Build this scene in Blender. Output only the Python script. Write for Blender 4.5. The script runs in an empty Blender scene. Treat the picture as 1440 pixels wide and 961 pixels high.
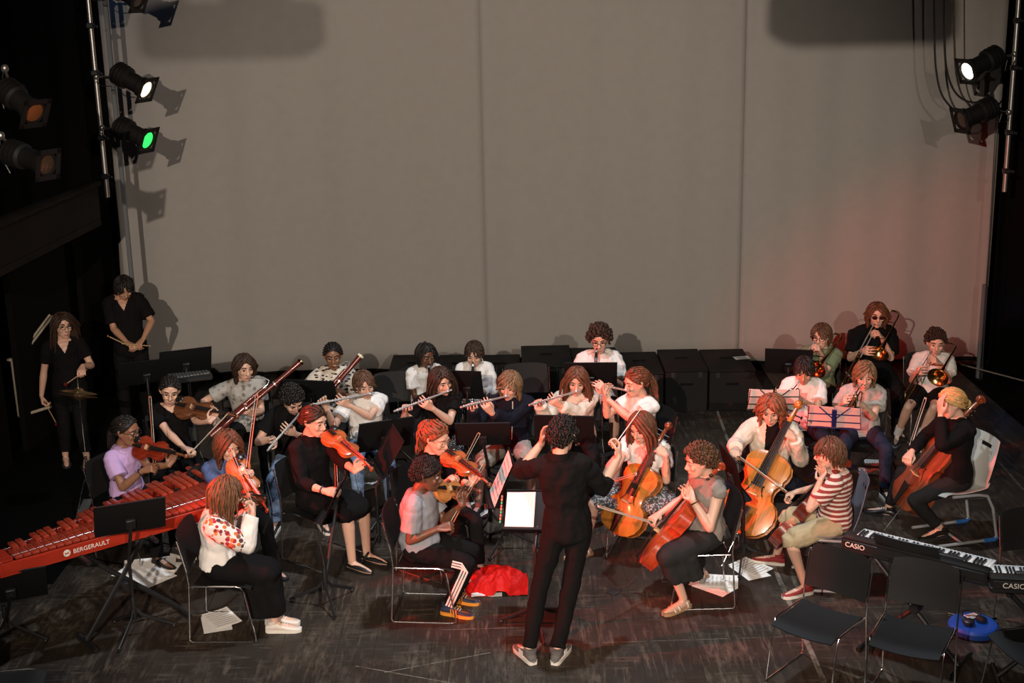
import bpy, math, random
from mathutils import Vector as V, Matrix, Quaternion, noise
rnd = random.Random(7)
sc = bpy.context.scene
COL = sc.collection
R_ = math.radians

# ------------------------------------------------------------------ camera, world, lights, exposure
cd = bpy.data.cameras.new('camera'); cam = bpy.data.objects.new('camera', cd); COL.objects.link(cam)
PITCH, ROLL = R_(15.1), R_(-1.2)
r0, u0, fw = V((1, 0, 0)), V((0, math.sin(PITCH), math.cos(PITCH))), V((0, math.cos(PITCH), -math.sin(PITCH)))
cr = r0 * math.cos(ROLL) + u0 * math.sin(ROLL); cu = -r0 * math.sin(ROLL) + u0 * math.cos(ROLL)
M = Matrix.Identity(4)
for i in range(3):
    M[i][0], M[i][1], M[i][2] = cr[i], cu[i], -fw[i]
M.translation = (0, 0, 4.65)
cam.matrix_world = M
cd.sensor_width = 36; cd.lens = 1890 / 1440 * 36; cd.clip_end = 100
sc.camera = cam
sc.view_settings.view_transform = 'Standard'; sc.view_settings.look = 'None'
sc.view_settings.exposure = 0.12; sc.view_settings.gamma = 1.0; sc.view_settings.use_curve_mapping = False
w = bpy.data.worlds.new('world'); sc.world = w; w.use_nodes = True
w.node_tree.nodes['Background'].inputs[0].default_value = (0.9, 0.85, 0.8, 1); w.node_tree.nodes['Background'].inputs[1].default_value = 0.004

def spot(name, loc, target, power, color, angle, blend=0.5, radius=0.1):
    l = bpy.data.lights.new(name, 'SPOT'); o = bpy.data.objects.new(name, l); COL.objects.link(o)
    l.energy = power; l.color = color; l.spot_size = R_(angle); l.spot_blend = blend; l.shadow_soft_size = radius
    o.location = loc; o.rotation_euler = (V(target) - V(loc)).to_track_quat('-Z', 'Y').to_euler()
    return o
def area(name, loc, target, power, color, size, size_y=None):
    l = bpy.data.lights.new(name, 'AREA'); o = bpy.data.objects.new(name, l); COL.objects.link(o)
    l.energy = power; l.color = color; l.size = size
    if size_y: l.shape = 'RECTANGLE'; l.size_y = size_y
    o.location = loc; o.rotation_euler = (V(target) - V(loc)).to_track_quat('-Z', 'Y').to_euler()
    return o
# two profile spots on the balcony rail bar, either side of the camera
spot('spot_key_left', (-1.8, -1.5, 5.8), (0.3, 13.0, 1.6), 4100, (1.0, 0.83, 0.68), 50, 0.7, 0.04)
spot('spot_key_right', (2.0, -1.5, 5.8), (-0.3, 13.0, 1.6), 2500, (1.0, 0.85, 0.72), 48, 0.8, 0.04)
# red wash from the left side, green accent, cool top light over the stage front
spot('spot_red_front', (-7.0, 5.4, 4.6), (2.8, 12.2, 0.7), 3000, (1.0, 0.06, 0.03), 27, 0.5, 0.06)
spot('spot_red_side', (-7.0, 8.0, 3.4), (0.2, 9.85, 0.9), 5200, (1.0, 0.04, 0.02), 23, 0.25, 0.05)
spot('spot_cool_top', (0.6, 10.2, 8.5), (0.2, 9.4, 0.0), 1900, (0.80, 0.90, 1.0), 80, 0.9, 0.15)

# ------------------------------------------------------------------ materials
MATS = {}
def mat(name, col, rough=0.6, metal=0.0, var=0.0, scale=8.0, coat=0.0, emit=0.0, pattern=None, bump=0.0, bscale=60.0, spec=0.5, alpha=1.0):
    if name in MATS: return MATS[name]
    m = bpy.data.materials.new(name); m.use_nodes = True
    nt = m.node_tree; b = nt.nodes['Principled BSDF']; L = nt.links.new
    c = (*col, 1) if len(col) == 3 else col
    b.inputs['Base Color'].default_value = c; b.inputs['Roughness'].default_value = rough; b.inputs['Metallic'].default_value = metal
    b.inputs['Coat Weight'].default_value = coat; b.inputs['Coat Roughness'].default_value = 0.12; b.inputs['Specular IOR Level'].default_value = spec
    m.diffuse_color = c
    if alpha < 1: b.inputs['Alpha'].default_value = alpha
    if emit: b.inputs['Emission Color'].default_value = c; b.inputs['Emission Strength'].default_value = emit
    tc = nt.nodes.new('ShaderNodeTexCoord')
    def N(kind, **kw):
        n = nt.nodes.new(kind)
        for k, v in kw.items(): n.inputs[k].default_value = v
        return n
    def ramp(fac, stops):
        r = nt.nodes.new('ShaderNodeValToRGB'); e = r.color_ramp.elements
        while len(e) < len(stops): e.new(0.5)
        for q, (p, cc) in zip(e, stops): q.position = p; q.color = (*cc, 1)
        L(fac, r.inputs[0]); return r.outputs[0]
    src = None
    if var:
        n = N('ShaderNodeTexNoise', Scale=scale, Detail=4.0); L(tc.outputs['Object'], n.inputs['Vector'])
        src = ramp(n.outputs[0], [(0.3, [x * (1 - var) for x in c[:3]]), (0.7, [min(1, x * (1 + var)) for x in c[:3]])])
    if pattern:
        src = pattern(nt, N, L, ramp, tc, c, src)
    if src: L(src, b.inputs['Base Color'])
    if bump:
        n = N('ShaderNodeTexNoise', Scale=bscale, Detail=3.0); L(tc.outputs['Object'], n.inputs['Vector'])
        bp = N('ShaderNodeBump', Strength=bump, Distance=0.01); L(n.outputs[0], bp.inputs['Height']); L(bp.outputs[0], b.inputs['Normal'])
    MATS[name] = m
    return m
def pat_stripes(c2, period, duty=0.5, axis='Z', wob=0.0):
    def f(nt, N, L, ramp, tc, c, src):
        sx = nt.nodes.new('ShaderNodeSeparateXYZ'); L(tc.outputs['Object'], sx.inputs[0])
        d = N('ShaderNodeMath'); d.operation = 'DIVIDE'; L(sx.outputs[axis], d.inputs[0]); d.inputs[1].default_value = period
        fr = N('ShaderNodeMath'); fr.operation = 'FRACT'; L(d.outputs[0], fr.inputs[0])
        r = nt.nodes.new('ShaderNodeValToRGB'); r.color_ramp.interpolation = 'CONSTANT'
        e = r.color_ramp.elements; e[0].position = 0; e[0].color = c; e[1].position = duty; e[1].color = (*c2, 1)
        L(fr.outputs[0], r.inputs[0]); return r.outputs[0]
    return f
def pat_spots(c2, scale, thr, smooth=False, stretch=(1, 1, 1)):
    def f(nt, N, L, ramp, tc, c, src):
        mp = nt.nodes.new('ShaderNodeMapping'); mp.inputs['Scale'].default_value = stretch; L(tc.outputs['Object'], mp.inputs[0])
        v = N('ShaderNodeTexVoronoi', Scale=scale); L(mp.outputs[0], v.inputs['Vector'])
        r = nt.nodes.new('ShaderNodeValToRGB'); e = r.color_ramp.elements
        e[0].position = thr; e[0].color = (*c2, 1); e[1].position = thr + (0.3 if smooth else 0.04); e[1].color = c
        L(v.outputs['Distance'], r.inputs[0]); return r.outputs[0]
    return f
def pat_floral(nt, N, L, ramp, tc, c, src):
    v = N('ShaderNodeTexVoronoi', Scale=30.0); L(tc.outputs['Object'], v.inputs['Vector'])
    hue = ramp(v.outputs['Color'], [(0.25, (0.30, 0.03, 0.06)), (0.45, (0.05, 0.04, 0.05)), (0.6, (0.75, 0.22, 0.05)), (0.8, (0.22, 0.07, 0.05))])
    msk = nt.nodes.new('ShaderNodeValToRGB'); e = msk.color_ramp.elements; e[0].position = 0.50; e[0].color = (0, 0, 0, 1); e[1].position = 0.56; e[1].color = (1, 1, 1, 1)
    L(v.outputs['Distance'], msk.inputs[0])
    mx = nt.nodes.new('ShaderNodeMixRGB'); L(msk.outputs[0], mx.inputs[0]); L(hue, mx.inputs[1]); mx.inputs[2].default_value = c
    return mx.outputs[0]
def pat_wood(c2, sc_=6.0, stretch=(1, 9, 9)):
    def f(nt, N, L, ramp, tc, c, src):
        mp = nt.nodes.new('ShaderNodeMapping'); mp.inputs['Scale'].default_value = stretch; L(tc.outputs['Object'], mp.inputs[0])
        n = N('ShaderNodeTexNoise', Scale=sc_, Detail=6.0, Roughness=0.6); L(mp.outputs[0], n.inputs['Vector'])
        return ramp(n.outputs[0], [(0.32, c[:3]), (0.68, c2)])
    return f

# ------------------------------------------------------------------ mesh building
def perp(a):
    a = V(a); b = V((0, 0, 1)) if abs(a.normalized().z) < 0.9 else V((1, 0, 0))
    return (b - a * (a.dot(b) / a.dot(a))).normalized()
def orth(v, a):                      # v made orthogonal to unit a
    v = V(v) - V(a) * V(a).dot(V(v))
    return v.normalized() if v.length > 1e-5 else perp(a)
class MB:
    def __init__(s): s.v = []; s.f = []; s.m = []
    def ring(s, c, a, b, n):         # ring centred c with half axes a, b
        i0 = len(s.v)
        for k in range(n):
            t = 2 * math.pi * k / n; s.v.append(c + a * math.cos(t) + b * math.sin(t))
        return list(range(i0, i0 + n))
    def face(s, f, m=0): s.f.append(tuple(f)); s.m.append(m)
    def bridge(s, A, B, m=0):
        n = len(A)
        for k in range(n): s.face((A[k], A[(k + 1) % n], B[(k + 1) % n], B[k]), m)
    def cap(s, A, m=0, flip=False): s.face(A[::-1] if not flip else A, m)
    def rings(s, secs, n=12, m=0, caps=True):      # secs: (centre, half axis a, half axis b)
        prev = None; first = None
        for c, a, b in secs:
            r = s.ring(V(c), V(a), V(b), n)
            if prev: s.bridge(prev, r, m)
            else: first = r
            prev = r
        if caps: s.cap(first, m); s.cap(prev, m, True)
    def tube(s, pts, rad, n=8, m=0, rounded=False, ref=None, flat=1.0):
        pts = [V(p) for p in pts]
        if not isinstance(rad, (list, tuple)): rad = [rad] * len(pts)
        rad = list(rad)
        if rounded:
            d0 = (pts[0] - pts[1]).normalized(); d1 = (pts[-1] - pts[-2]).normalized()
            a, b, ra, rb = pts[0], pts[-1], rad[0], rad[-1]
            pts = [a + d0 * ra * 0.98, a + d0 * ra * 0.7] + pts + [b + d1 * rb * 0.7, b + d1 * rb * 0.98]
            rad = [ra * 0.2, ra * 0.72] + rad + [rb * 0.72, rb * 0.2]
        secs = []; u = None
        for i, p in enumerate(pts):
            t = (pts[min(i + 1, len(pts) - 1)] - pts[max(i - 1, 0)])
            t = t.normalized() if t.length > 1e-7 else V((0, 0, 1))
            u = orth(ref if (u is None and ref is not None) else (u if u is not None else perp(t)), t)
            secs.append((p, u * rad[i], t.cross(u) * rad[i] * flat))
        s.rings(secs, n, m)
    def box(s, c, size, rot=None, m=0, bev=0.0):
        c = V(c); x, y, z = [q / 2 for q in size]; rot = rot or Matrix.Identity(3)
        i0 = len(s.v)
        if bev <= 0:
            for sx in (-1, 1):
                for sy in (-1, 1):
                    for sz in (-1, 1): s.v.append(c + rot @ V((sx * x, sy * y, sz * z)))
            for f in ((0, 1, 3, 2), (4, 6, 7, 5), (0, 4, 5, 1), (2, 3, 7, 6), (0, 2, 6, 4), (1, 5, 7, 3)): s.face([i0 + k for k in f], m)
        else:
            def rr(hx, hy, zz):
                return [c + rot @ V(p) for p in ((-hx + bev, -hy, zz), (hx - bev, -hy, zz), (hx, -hy + bev, zz), (hx, hy - bev, zz), (hx - bev, hy, zz), (-hx + bev, hy, zz), (-hx, hy - bev, zz), (-hx, -hy + bev, zz))]
            loops = []
            for (ins, zz) in ((bev, -z), (0, -z + bev), (0, z - bev), (bev, z)):
                i = len(s.v); s.v += rr(max(x - ins, bev), max(y - ins, bev), zz); loops.append(list(range(i, i + 8)))
            for a, b in zip(loops, loops[1:]): s.bridge(a, b, m)
            s.cap(loops[0], m); s.cap(loops[-1], m, True)
    def lathe(s, prof, o, axis, n=16, m=0, caps=True):   # prof: (radius, height along the axis)
        axis = V(axis).normalized(); u = perp(axis); w_ = axis.cross(u)
        s.rings([(V(o) + axis * h, u * r, w_ * r) for r, h in prof], n, m, caps)
    def ball(s, c, rx, ry=None, rz=None, rot=None, nu=10, nv=6, m=0):
        ry = ry or rx; rz = rz or rx; rot = rot or Matrix.Identity(3); secs = []
        for j in range(nv + 1):
            t = -math.pi / 2 + math.pi * (0.03 + 0.94 * j / nv)
            secs.append((V(c) + rot @ V((0, 0, rz * math.sin(t))), rot @ V((rx * math.cos(t), 0, 0)), rot @ V((0, ry * math.cos(t), 0))))
        s.rings(secs, nu, m)
    def sheet(s, fn, nu, nv, th, m=0):   # thick sheet from fn(u,v) -> point
        P = [[V(fn(i / nu, j / nv)) for j in range(nv + 1)] for i in range(nu + 1)]
        i0 = len(s.v); k = (nu + 1) * (nv + 1)
        nrm = []
        for i in range(nu + 1):
            for j in range(nv + 1):
                a = P[min(i + 1, nu)][j] - P[max(i - 1, 0)][j]; b = P[i][min(j + 1, nv)] - P[i][max(j - 1, 0)]
                nn = a.cross(b); nrm.append(nn.normalized() if nn.length > 1e-9 else V((0, 0, 1)))
        flat_ = [p for row in P for p in row]
        s.v += [p + q * th / 2 for p, q in zip(flat_, nrm)] + [p - q * th / 2 for p, q in zip(flat_, nrm)]
        ix = lambda i, j, l: i0 + l * k + i * (nv + 1) + j
        for i in range(nu):
            for j in range(nv):
                s.face((ix(i, j, 0), ix(i + 1, j, 0), ix(i + 1, j + 1, 0), ix(i, j + 1, 0)), m)
                s.face((ix(i, j, 1), ix(i, j + 1, 1), ix(i + 1, j + 1, 1), ix(i + 1, j, 1)), m)
        for i in range(nu):
            s.face((ix(i, 0, 0), ix(i, 0, 1), ix(i + 1, 0, 1), ix(i + 1, 0, 0)), m); s.face((ix(i, nv, 0), ix(i + 1, nv, 0), ix(i + 1, nv, 1), ix(i, nv, 1)), m)
        for j in range(nv):
            s.face((ix(0, j, 0), ix(0, j + 1, 0), ix(0, j + 1, 1), ix(0, j, 1)), m); s.face((ix(nu, j, 0), ix(nu, j, 1), ix(nu, j + 1, 1), ix(nu, j + 1, 0)), m)
    def build(s, name, mats, parent=None, off=None, sharp=40):
        me = bpy.data.meshes.new(name)
        vs = [tuple(v - off) for v in s.v] if off is not None else [tuple(v) for v in s.v]
        me.from_pydata(vs, [], s.f)
        mats = mats if isinstance(mats, (list, tuple)) else [mats]
        for q in mats: me.materials.append(q)
        me.polygons.foreach_set('material_index', s.m); me.polygons.foreach_set('use_smooth', [True] * len(s.f))
        if sharp: me.set_sharp_from_angle(angle=R_(sharp))
        me.validate(); me.update()
        o = bpy.data.objects.new(name, me); COL.objects.link(o)
        if parent: o.parent = parent
        return o
def tag(o, label=None, cat=None, group=None, kind=None):
    for k, v in (('label', label), ('category', cat), ('group', group), ('kind', kind)):
        if v: o[k] = v
    return o
def empty(name, loc=(0, 0, 0), rz=0, label=None, cat=None, group=None):
    o = bpy.data.objects.new(name, None); COL.objects.link(o); o.empty_display_size = 0.1
    o.location = loc; o.rotation_euler = (0, 0, rz)
    return tag(o, label, cat, group)
def kids(o): return [c for c in COL.objects if c.parent == o]
CH = {}
def copy_tree(o, parent=None, children=None):
    c = o.copy(); COL.objects.link(c)
    if parent: c.parent = parent
    for ch in (children if children is not None else list(o.children)): copy_tree(ch, c)
    return c
def frame(x, z):                    # rotation with local x along x, local z near z
    x = V(x).normalized(); z = orth(z, x); y = z.cross(x)
    return Matrix((x, y, z)).transposed()
def place(o, loc, x, z): o.matrix_world = Matrix.Translation(V(loc)) @ frame(x, z).to_4x4()
PENDING = []
CT = bpy.data.textures.new('cloth_folds', 'CLOUDS'); CT.noise_scale = 0.09; CT.noise_depth = 1
CT2 = bpy.data.textures.new('skirt_folds', 'CLOUDS'); CT2.noise_scale = 0.14; CT2.noise_depth = 1
def remesh(o, voxel, smooth=1, folds=0.0, tex=None, post=None):
    r = o.modifiers.new('remesh', 'REMESH'); r.mode = 'VOXEL'; r.voxel_size = voxel; r.use_smooth_shade = True
    if folds:
        d = o.modifiers.new('folds', 'DISPLACE'); d.texture = tex or CT; d.strength = folds; d.texture_coords = 'LOCAL'; d.mid_level = 0.5
    if smooth:
        s = o.modifiers.new('smooth', 'SMOOTH'); s.factor = 0.5; s.iterations = smooth
    PENDING.append((o, post))
def finish_remesh():
    dg = bpy.context.evaluated_depsgraph_get(); out = []
    for o, post in PENDING: out.append(bpy.data.meshes.new_from_object(o.evaluated_get(dg)))
    for (o, post), me in zip(PENDING, out):
        o.modifiers.clear(); me.name = o.name
        me.polygons.foreach_set('use_smooth', [True] * len(me.polygons))
        mats = list(o.data.materials); o.data = me; me.materials.clear()
        for q in mats: me.materials.append(q)
        if post: post(me)
        me.update()
    PENDING.clear()

# ------------------------------------------------------------------ people
SKIN = {
    'fair': mat('skin_fair', (0.62, 0.37, 0.27), 0.5), 'tan': mat('skin_tan', (0.45, 0.24, 0.15), 0.5),
    'brown': mat('skin_brown', (0.23, 0.105, 0.058), 0.45), 'dark': mat('skin_dark', (0.13, 0.055, 0.03), 0.42)}
LIP = {k: mat('lips_' + k, c, 0.4) for k, c in (('fair', (0.5, 0.2, 0.17)), ('tan', (0.34, 0.13, 0.1)), ('brown', (0.19, 0.06, 0.045)), ('dark', (0.11, 0.035, 0.03)))}
HAIR = {
    'black': mat('hair_black', (0.012, 0.009, 0.008), 0.55, spec=.3), 'dark': mat('hair_dark_brown', (0.035, 0.018, 0.011), 0.55, spec=.3, var=0.3, scale=30),
    'brown': mat('hair_brown', (0.085, 0.04, 0.02), 0.55, spec=.32, var=0.3, scale=30), 'chestnut': mat('hair_chestnut', (0.135, 0.066, 0.032), 0.55, spec=.3, var=0.3, scale=30), 'auburn': mat('hair_auburn', (0.115, 0.043, 0.02), 0.55, spec=.32, var=0.3, scale=30),
    'red': mat('hair_red', (0.19, 0.062, 0.028), 0.55, spec=.32, var=0.3, scale=30), 'light': mat('hair_light_brown', (0.17, 0.095, 0.047), 0.55, spec=.32, var=0.3, scale=30),
    'blonde': mat('hair_blonde', (0.50, 0.31, 0.12), 0.55, spec=.32, var=0.2, scale=30)}
EYE_W = mat('eye_white', (0.38, 0.34, 0.31), 0.35); EYE_D = mat('eye_iris', (0.02, 0.012, 0.008), 0.15)
CHROME = mat('chrome', (0.78, 0.78, 0.78), 0.16, 1.0); BLACKMETAL = mat('black_metal', (0.012, 0.012, 0.013), 0.42)
LENS_DARK = mat('sunglass_lens', (0.03, 0.008, 0.006), 0.08); GOLDWIRE = mat('gold_wire', (0.35, 0.24, 0.12), 0.4, 0.8)
RUBBER_W = mat('white_rubber', (0.72, 0.68, 0.62), 0.6)
def cloth(name, col, **k): return mat('cloth_' + name, col, k.pop('rough', 0.9), spec=0.12, bump=k.pop('bump', .55), bscale=k.pop('bscale', 16), **k)
def hv(yaw): return V((math.sin(R_(yaw)), -math.cos(R_(yaw)), 0))   # yaw 0 faces the stalls, 90 faces stage right of frame
UP = V((0, 0, 1))
def ik(S, W, l1, l2, hint):
    d = (W - S).length
    if d > (l1 + l2) * 0.995:
        k = d / ((l1 + l2) * 0.995); l1 *= k; l2 *= k
    u = (W - S) / max(d, 1e-6); a = (l1 * l1 - l2 * l2 + d * d) / (2 * d); a = max(-l1, min(l1, a))
    return S + u * a + orth(V(hint) - S, u) * math.sqrt(max(0, l1 * l1 - a * a))
HEAD = [(-.119, .074, .040, .016), (-.112, .085, .016, .034), (-.095, .090, -.012, .049), (-.07, .091, -.045, .059), (-.045, .091, -.072, .066), (-.02, .091, -.088, .070),
        (0, .087, -.098, .073), (.025, .093, -.104, .076), (.05, .091, -.104, .077), (.075, .079, -.095, .071), (.095, .058, -.075, .056), (.108, .03, -.045, .035), (.113, .005, -.02, .012)]
def head_mesh(mb, T, hs):
    secs = [(T(0, (f + b) / 2, z), T(w_, 0, 0) - T(0, 0, 0), T(0, (f - b) / 2, 0) - T(0, 0, 0)) for z, f, b, w_ in HEAD]
    mb.rings(secs, 18)
    mb.tube([T(0, .083, .018), T(0, .098, -.01), T(0, .111, -.034), T(0, .1, -.047)], [.009 * hs, .010 * hs, .0145 * hs, .010 * hs], 8, rounded=True)   # nose
    for s in (-1, 1):
        mb.tube([T(s * .012, .095, -.040), T(s * .016, .093, -.042)], [.008 * hs, .006 * hs], 6, rounded=True)
        mb.tube([T(s * .014, .088, .028), T(s * .034, .086, .031), T(s * .055, .070, .026)], [.008 * hs, .0085 * hs, .007 * hs], 6, rounded=True)   # brow ridge
        mb.ball(T(s * .041, .067, -.030), .022 * hs, .02 * hs, .024 * hs)                  # cheek
        mb.tube([T(s * .074, -.002, -.03), T(s * .084, -.012, -.012), T(s * .088, -.018, .012), T(s * .078, -.006, .022)], [.009 * hs, .0105 * hs, .011 * hs, .008 * hs], 6, rounded=True)   # ear
    mb.tube([T(-.02, .089, -.071), T(0, .099, -.068), T(.02, .089, -.071)], [.005 * hs, .0075 * hs, .005 * hs], 6, rounded=True)
    mb.tube([T(-.018, .087, -.082), T(0, .096, -.083), T(.018, .087, -.082)], [.005 * hs, .008 * hs, .005 * hs], 6, rounded=True)
    mb.ball(T(0, .08, -.106), .02 * hs, .016 * hs, .014 * hs)
def hand_mesh(mb, wr, fd, pd, th, s, curl, spread=1.0):
    """palm, four bent fingers of different lengths and a thumb leaving the side of the palm"""
    fd = fd.normalized(); pd = orth(pd, fd); th = orth(orth(th, fd), pd)
    def q(a, b, c): return wr + (th * a + fd * b + pd * c) * s
    mb.rings([(q(0, -.02, 0), th * .026 * s, pd * .019 * s), (q(0, .01, 0), th * .03 * s, pd * .019 * s), (q(0, .05, .0), th * .041 * s, pd * .015 * s), (q(0, .088, 0), th * .043 * s, pd * .013 * s), (q(0, .097, 0), th * .036 * s, pd * .007 * s)], 12)
    c1, c2, c3 = curl
    for x, k, sp, dc in ((.034, .93, .10, -6), (.0115, 1.04, .03, 0), (-.0115, .98, -.04, 4), (-.034, .80, -.12, 9)):
        p = q(x, .082, 0); pts = [p]; a = 0; d0 = (fd + th * sp * spread * 1.4).normalized()
        for ang, l in ((c1 + dc, .046 * k), (c2, .03 * k), (c3, .022 * k)):
            a += R_(ang); p = p + (d0 * math.cos(a) + pd * math.sin(a)) * l * s; pts.append(p)
        mb.tube(pts, [.0095 * s, .0088 * s, .0082 * s, .0074 * s], 7, rounded=True)
    tb = min(1.0, c1 / 45)
    p0 = q(.022, .02, .006); p1 = q(.046, .046, .012 + .012 * tb); p2 = q(.052 - .016 * tb, .078, .024 + .022 * tb); p3 = q(.046 - .034 * tb, .098, .030 + .03 * tb)
    mb.tube([p0, p1, p2, p3], [.014 * s, .0115 * s, .0098 * s, .0082 * s], 8, rounded=True)
def torso_secs(P, N, rP, rN, up, s, bw, female, grow=0.0, t0=-.12, t1=1.03, belly=1.0):
    ctl = P + up * (N - P).length * 0.55
    keys = [(-.14, .11, .095), (-.08, .148, .112), (0, .158, .12), (.12, .152, .116), (.33, .126 if female else .138, .1), (.52, .138 if female else .148, .108), (.7, .15 if female else .162, .116), (.82, .150 if female else .160, .106), (.92, .125, .088), (.99, .082, .068), (1.05, .056, .058)]
    out = []
    for t, a, b in keys:
        if t < t0 - 1e-6 or t > t1 + 1e-6: continue
        c = P * (1 - t) ** 2 + ctl * 2 * t * (1 - t) + N * t * t
        if t < 0: c = P + (ctl - P) * 2 * t
        tan = ((ctl - P) * (1 - t) + (N - ctl) * t).normalized()
        r = orth(rP.lerp(rN, max(0, min(1, t))), tan); f = tan.cross(r)
        k = belly if .05 < t < .6 else 1
        out.append((c, r * (a * s * bw + grow), f * (b * s * bw * k + grow), t, tan))
    return out
PEOPLE = {}
def person(label, head, face=0, body=None, hip=None, pitch=10, roll=0, s=1.0, hs=None, bw=1.0, female=False, skin='fair', lean=.10, side=0, seated=True, seat_z=.45, pelvis=None,
           L=None, Rt=None, legs=None, hair=None, top=None, bottom=None, shoes=None, glasses=None, belly=1.0, shy=None, name='person', extra=None):
    H = V(head); hs = hs or (0.93 + 0.07 * s) * 1.03
    body = face if body is None else body; hip = body if hip is None else hip
    fh = hv(face); q = Quaternion(fh.cross(UP), R_(-pitch)); F = q @ fh; U = q @ UP
    rr = Quaternion(F, R_(roll)); U = rr @ U; X = F.cross(U)
    T = lambda x, y, z: H + (X * x + F * y + U * z) * hs
    fP = hv(hip); rP = V((fP.y, -fP.x, 0)) ; fN = hv(body if shy is None else shy); rN = V((fN.y, -fN.x, 0))
    tl = .66 * s
    if pelvis: P = V(pelvis)
    elif seated:
        pz = seat_z + .085 * s; P = V((H.x, H.y, pz)) - hv(hip) * lean + V((0, 0, 0)) - rP * side
    else: P = V((H.x, H.y, H.z - .68 * s)) - hv(hip) * lean - rP * side
    N = H - U * .135 * hs - F * .038 * hs
    up = (N - P).normalized().lerp(UP, .45).normalized()
    org = V((P.x, P.y, 0))
    mb = MB()                                                   # the body: one surface after the voxel union
    head_mesh(mb, T, hs)
    secs = torso_secs(P, N, rP, rN, up, s, bw, female, belly=belly)
    mb.rings([(c, a, b) for c, a, b, t, g in secs], 16)
    mb.tube([N - up * .05, N + U * .02, T(0, -.012, -.07)], [.062 * s * bw, .053 * s, .054 * s], 12, rounded=True)
    tanN = secs[-2][4]; rS = orth(rN, tanN)
    arms = {}
    for sd, spec, k in (('L', L, -1), ('R', Rt, 1)):
        sp = dict(spec or {}); side_v = rS * k
        S = N + side_v * .158 * s * bw - tanN * .075 * s + rS.cross(tanN) * 0
        l1, l2 = .285 * s, .25 * s
        if 't' not in sp: sp['t'] = tuple(P + side_v * .16 + fP * .24 + UP * .06); sp.setdefault('p', 'D')
        Tg = V(sp['t']); fB = fN
        base = {'F': fB, 'B': -fB, 'U': UP, 'D': -UP, 'I': -side_v, 'O': side_v}
        e0 = V(sp['e']) if 'e' in sp else S + side_v * .10 * s + V((0, 0, -.27 * s)) + fB * .06
        pd = sp.get('p', 'D')
        pd = sum((base[ch] for ch in pd), V((0, 0, 0))).normalized() if isinstance(pd, str) else V(pd).normalized()
        fd = (Tg - e0).normalized()
        if 'ax' in sp:
            ax = V(sp['ax']).normalized(); pd = orth(pd, ax); g = ax.cross(pd)
            fd2 = g if g.dot(fd) >= 0 else -g
            fd = (fd2 * .8 + fd * .35).normalized(); fd = orth(fd, pd)
        else: pd = orth(pd, fd)
        if 'f' in sp: fd = V(sp['f']).normalized(); pd = orth(pd, fd)
        hsz = (.35 + .65 * s) * 1.02
        W = Tg - fd * .088 * hsz - pd * .026 * hsz
        E = ik(S, W, l1, l2, e0)
        arms[sd] = (S, E, W, fd, pd, side_v)
        mb.tube([S + side_v * -.03 * s, S, S.lerp(E, .35), S.lerp(E, .8), E], [.055 * s * bw, .054 * s * bw, .045 * s * bw, .037 * s * bw, .037 * s], 10, rounded=True)
        mb.tube([E, E.lerp(W, .25), E.lerp(W, .6), E.lerp(W, .92), W], [.037 * s, .040 * s * bw, .033 * s, .0255 * s, .025 * s], 10, rounded=True)
        th = fd.cross(pd) * k
        hand_mesh(mb, W, fd, pd, th, hsz, sp.get('curl', (42, 55, 35)))
    lg = {}
    for sd, k in (('L', -1), ('R', 1)):
        g = dict((legs or {}).get(sd, {})); hv_ = rP * k
        Hp = P + hv_ * .088 * s * bw - UP * .005
        l1, l2 = .41 * s, .40 * s
        yaw = g.get('yaw', hip + (k * (-9)))
        d = hv(yaw)
        if seated:
            A = V(g['a']) if 'a' in g else V((Hp.x, Hp.y, 0)) + d * (.38 * s + g.get('fo', .05)) + hv_ * g.get('so', 0.0)
            A.z = g.get('az', .085)
            Kh = V(g['k']) if 'k' in g else Hp + d * .5 + UP * .25
        else:
            A = V(g['a']) if 'a' in g else V((Hp.x, Hp.y, 0)) + hv_ * .03
            A.z = g.get('az', .085); Kh = Hp.lerp(A, .5) + d * .3
        Kn = ik(Hp, A, l1, l2, Kh)
        fy = hv(g.get('foot', yaw)); tilt = g.get('tilt', 0.0)
        lg[sd] = (Hp, Kn, A, fy)
        mb.tube([Hp - fP * .02, Hp.lerp(Kn, .25), Hp.lerp(Kn, .65), Kn], [.082 * s * bw, .078 * s * bw, .06 * s * bw, .052 * s], 12, rounded=True)
        mb.tube([Kn, Kn.lerp(A, .28), Kn.lerp(A, .65), A], [.051 * s, .053 * s * bw, .04 * s, .034 * s], 11, rounded=True)
        fz = (fy + UP * tilt).normalized(); fl = s * .96 + .04
        mb.tube([A - fz * .035 * fl - UP * .045, A + fz * .02 * fl - UP * .04, A + fz * .09 * fl - UP * .052, A + fz * .15 * fl - UP * .062, A + fz * .185 * fl - UP * .066], [.030 * s, .036 * s, .032 * s, .027 * s, .018 * s], 9, rounded=True)
    o = mb.build(name, [SKIN[skin], LIP[skin]], None, org, sharp=0); o.location = org
    tag(o, label, 'person')
    lip_c = [T(0, .094, -.070) - org, T(0, .094, -.084) - org, T(.013, .09, -.077) - org, T(-.013, .09, -.077) - org]
    def post(me, lip_c=lip_c):
        for p in me.polygons:
            c = p.center
            for q_ in lip_c:
                if (c - q_).length < .0105: p.material_index = 1
    remesh(o, .0068, 1, post=post)
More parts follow.
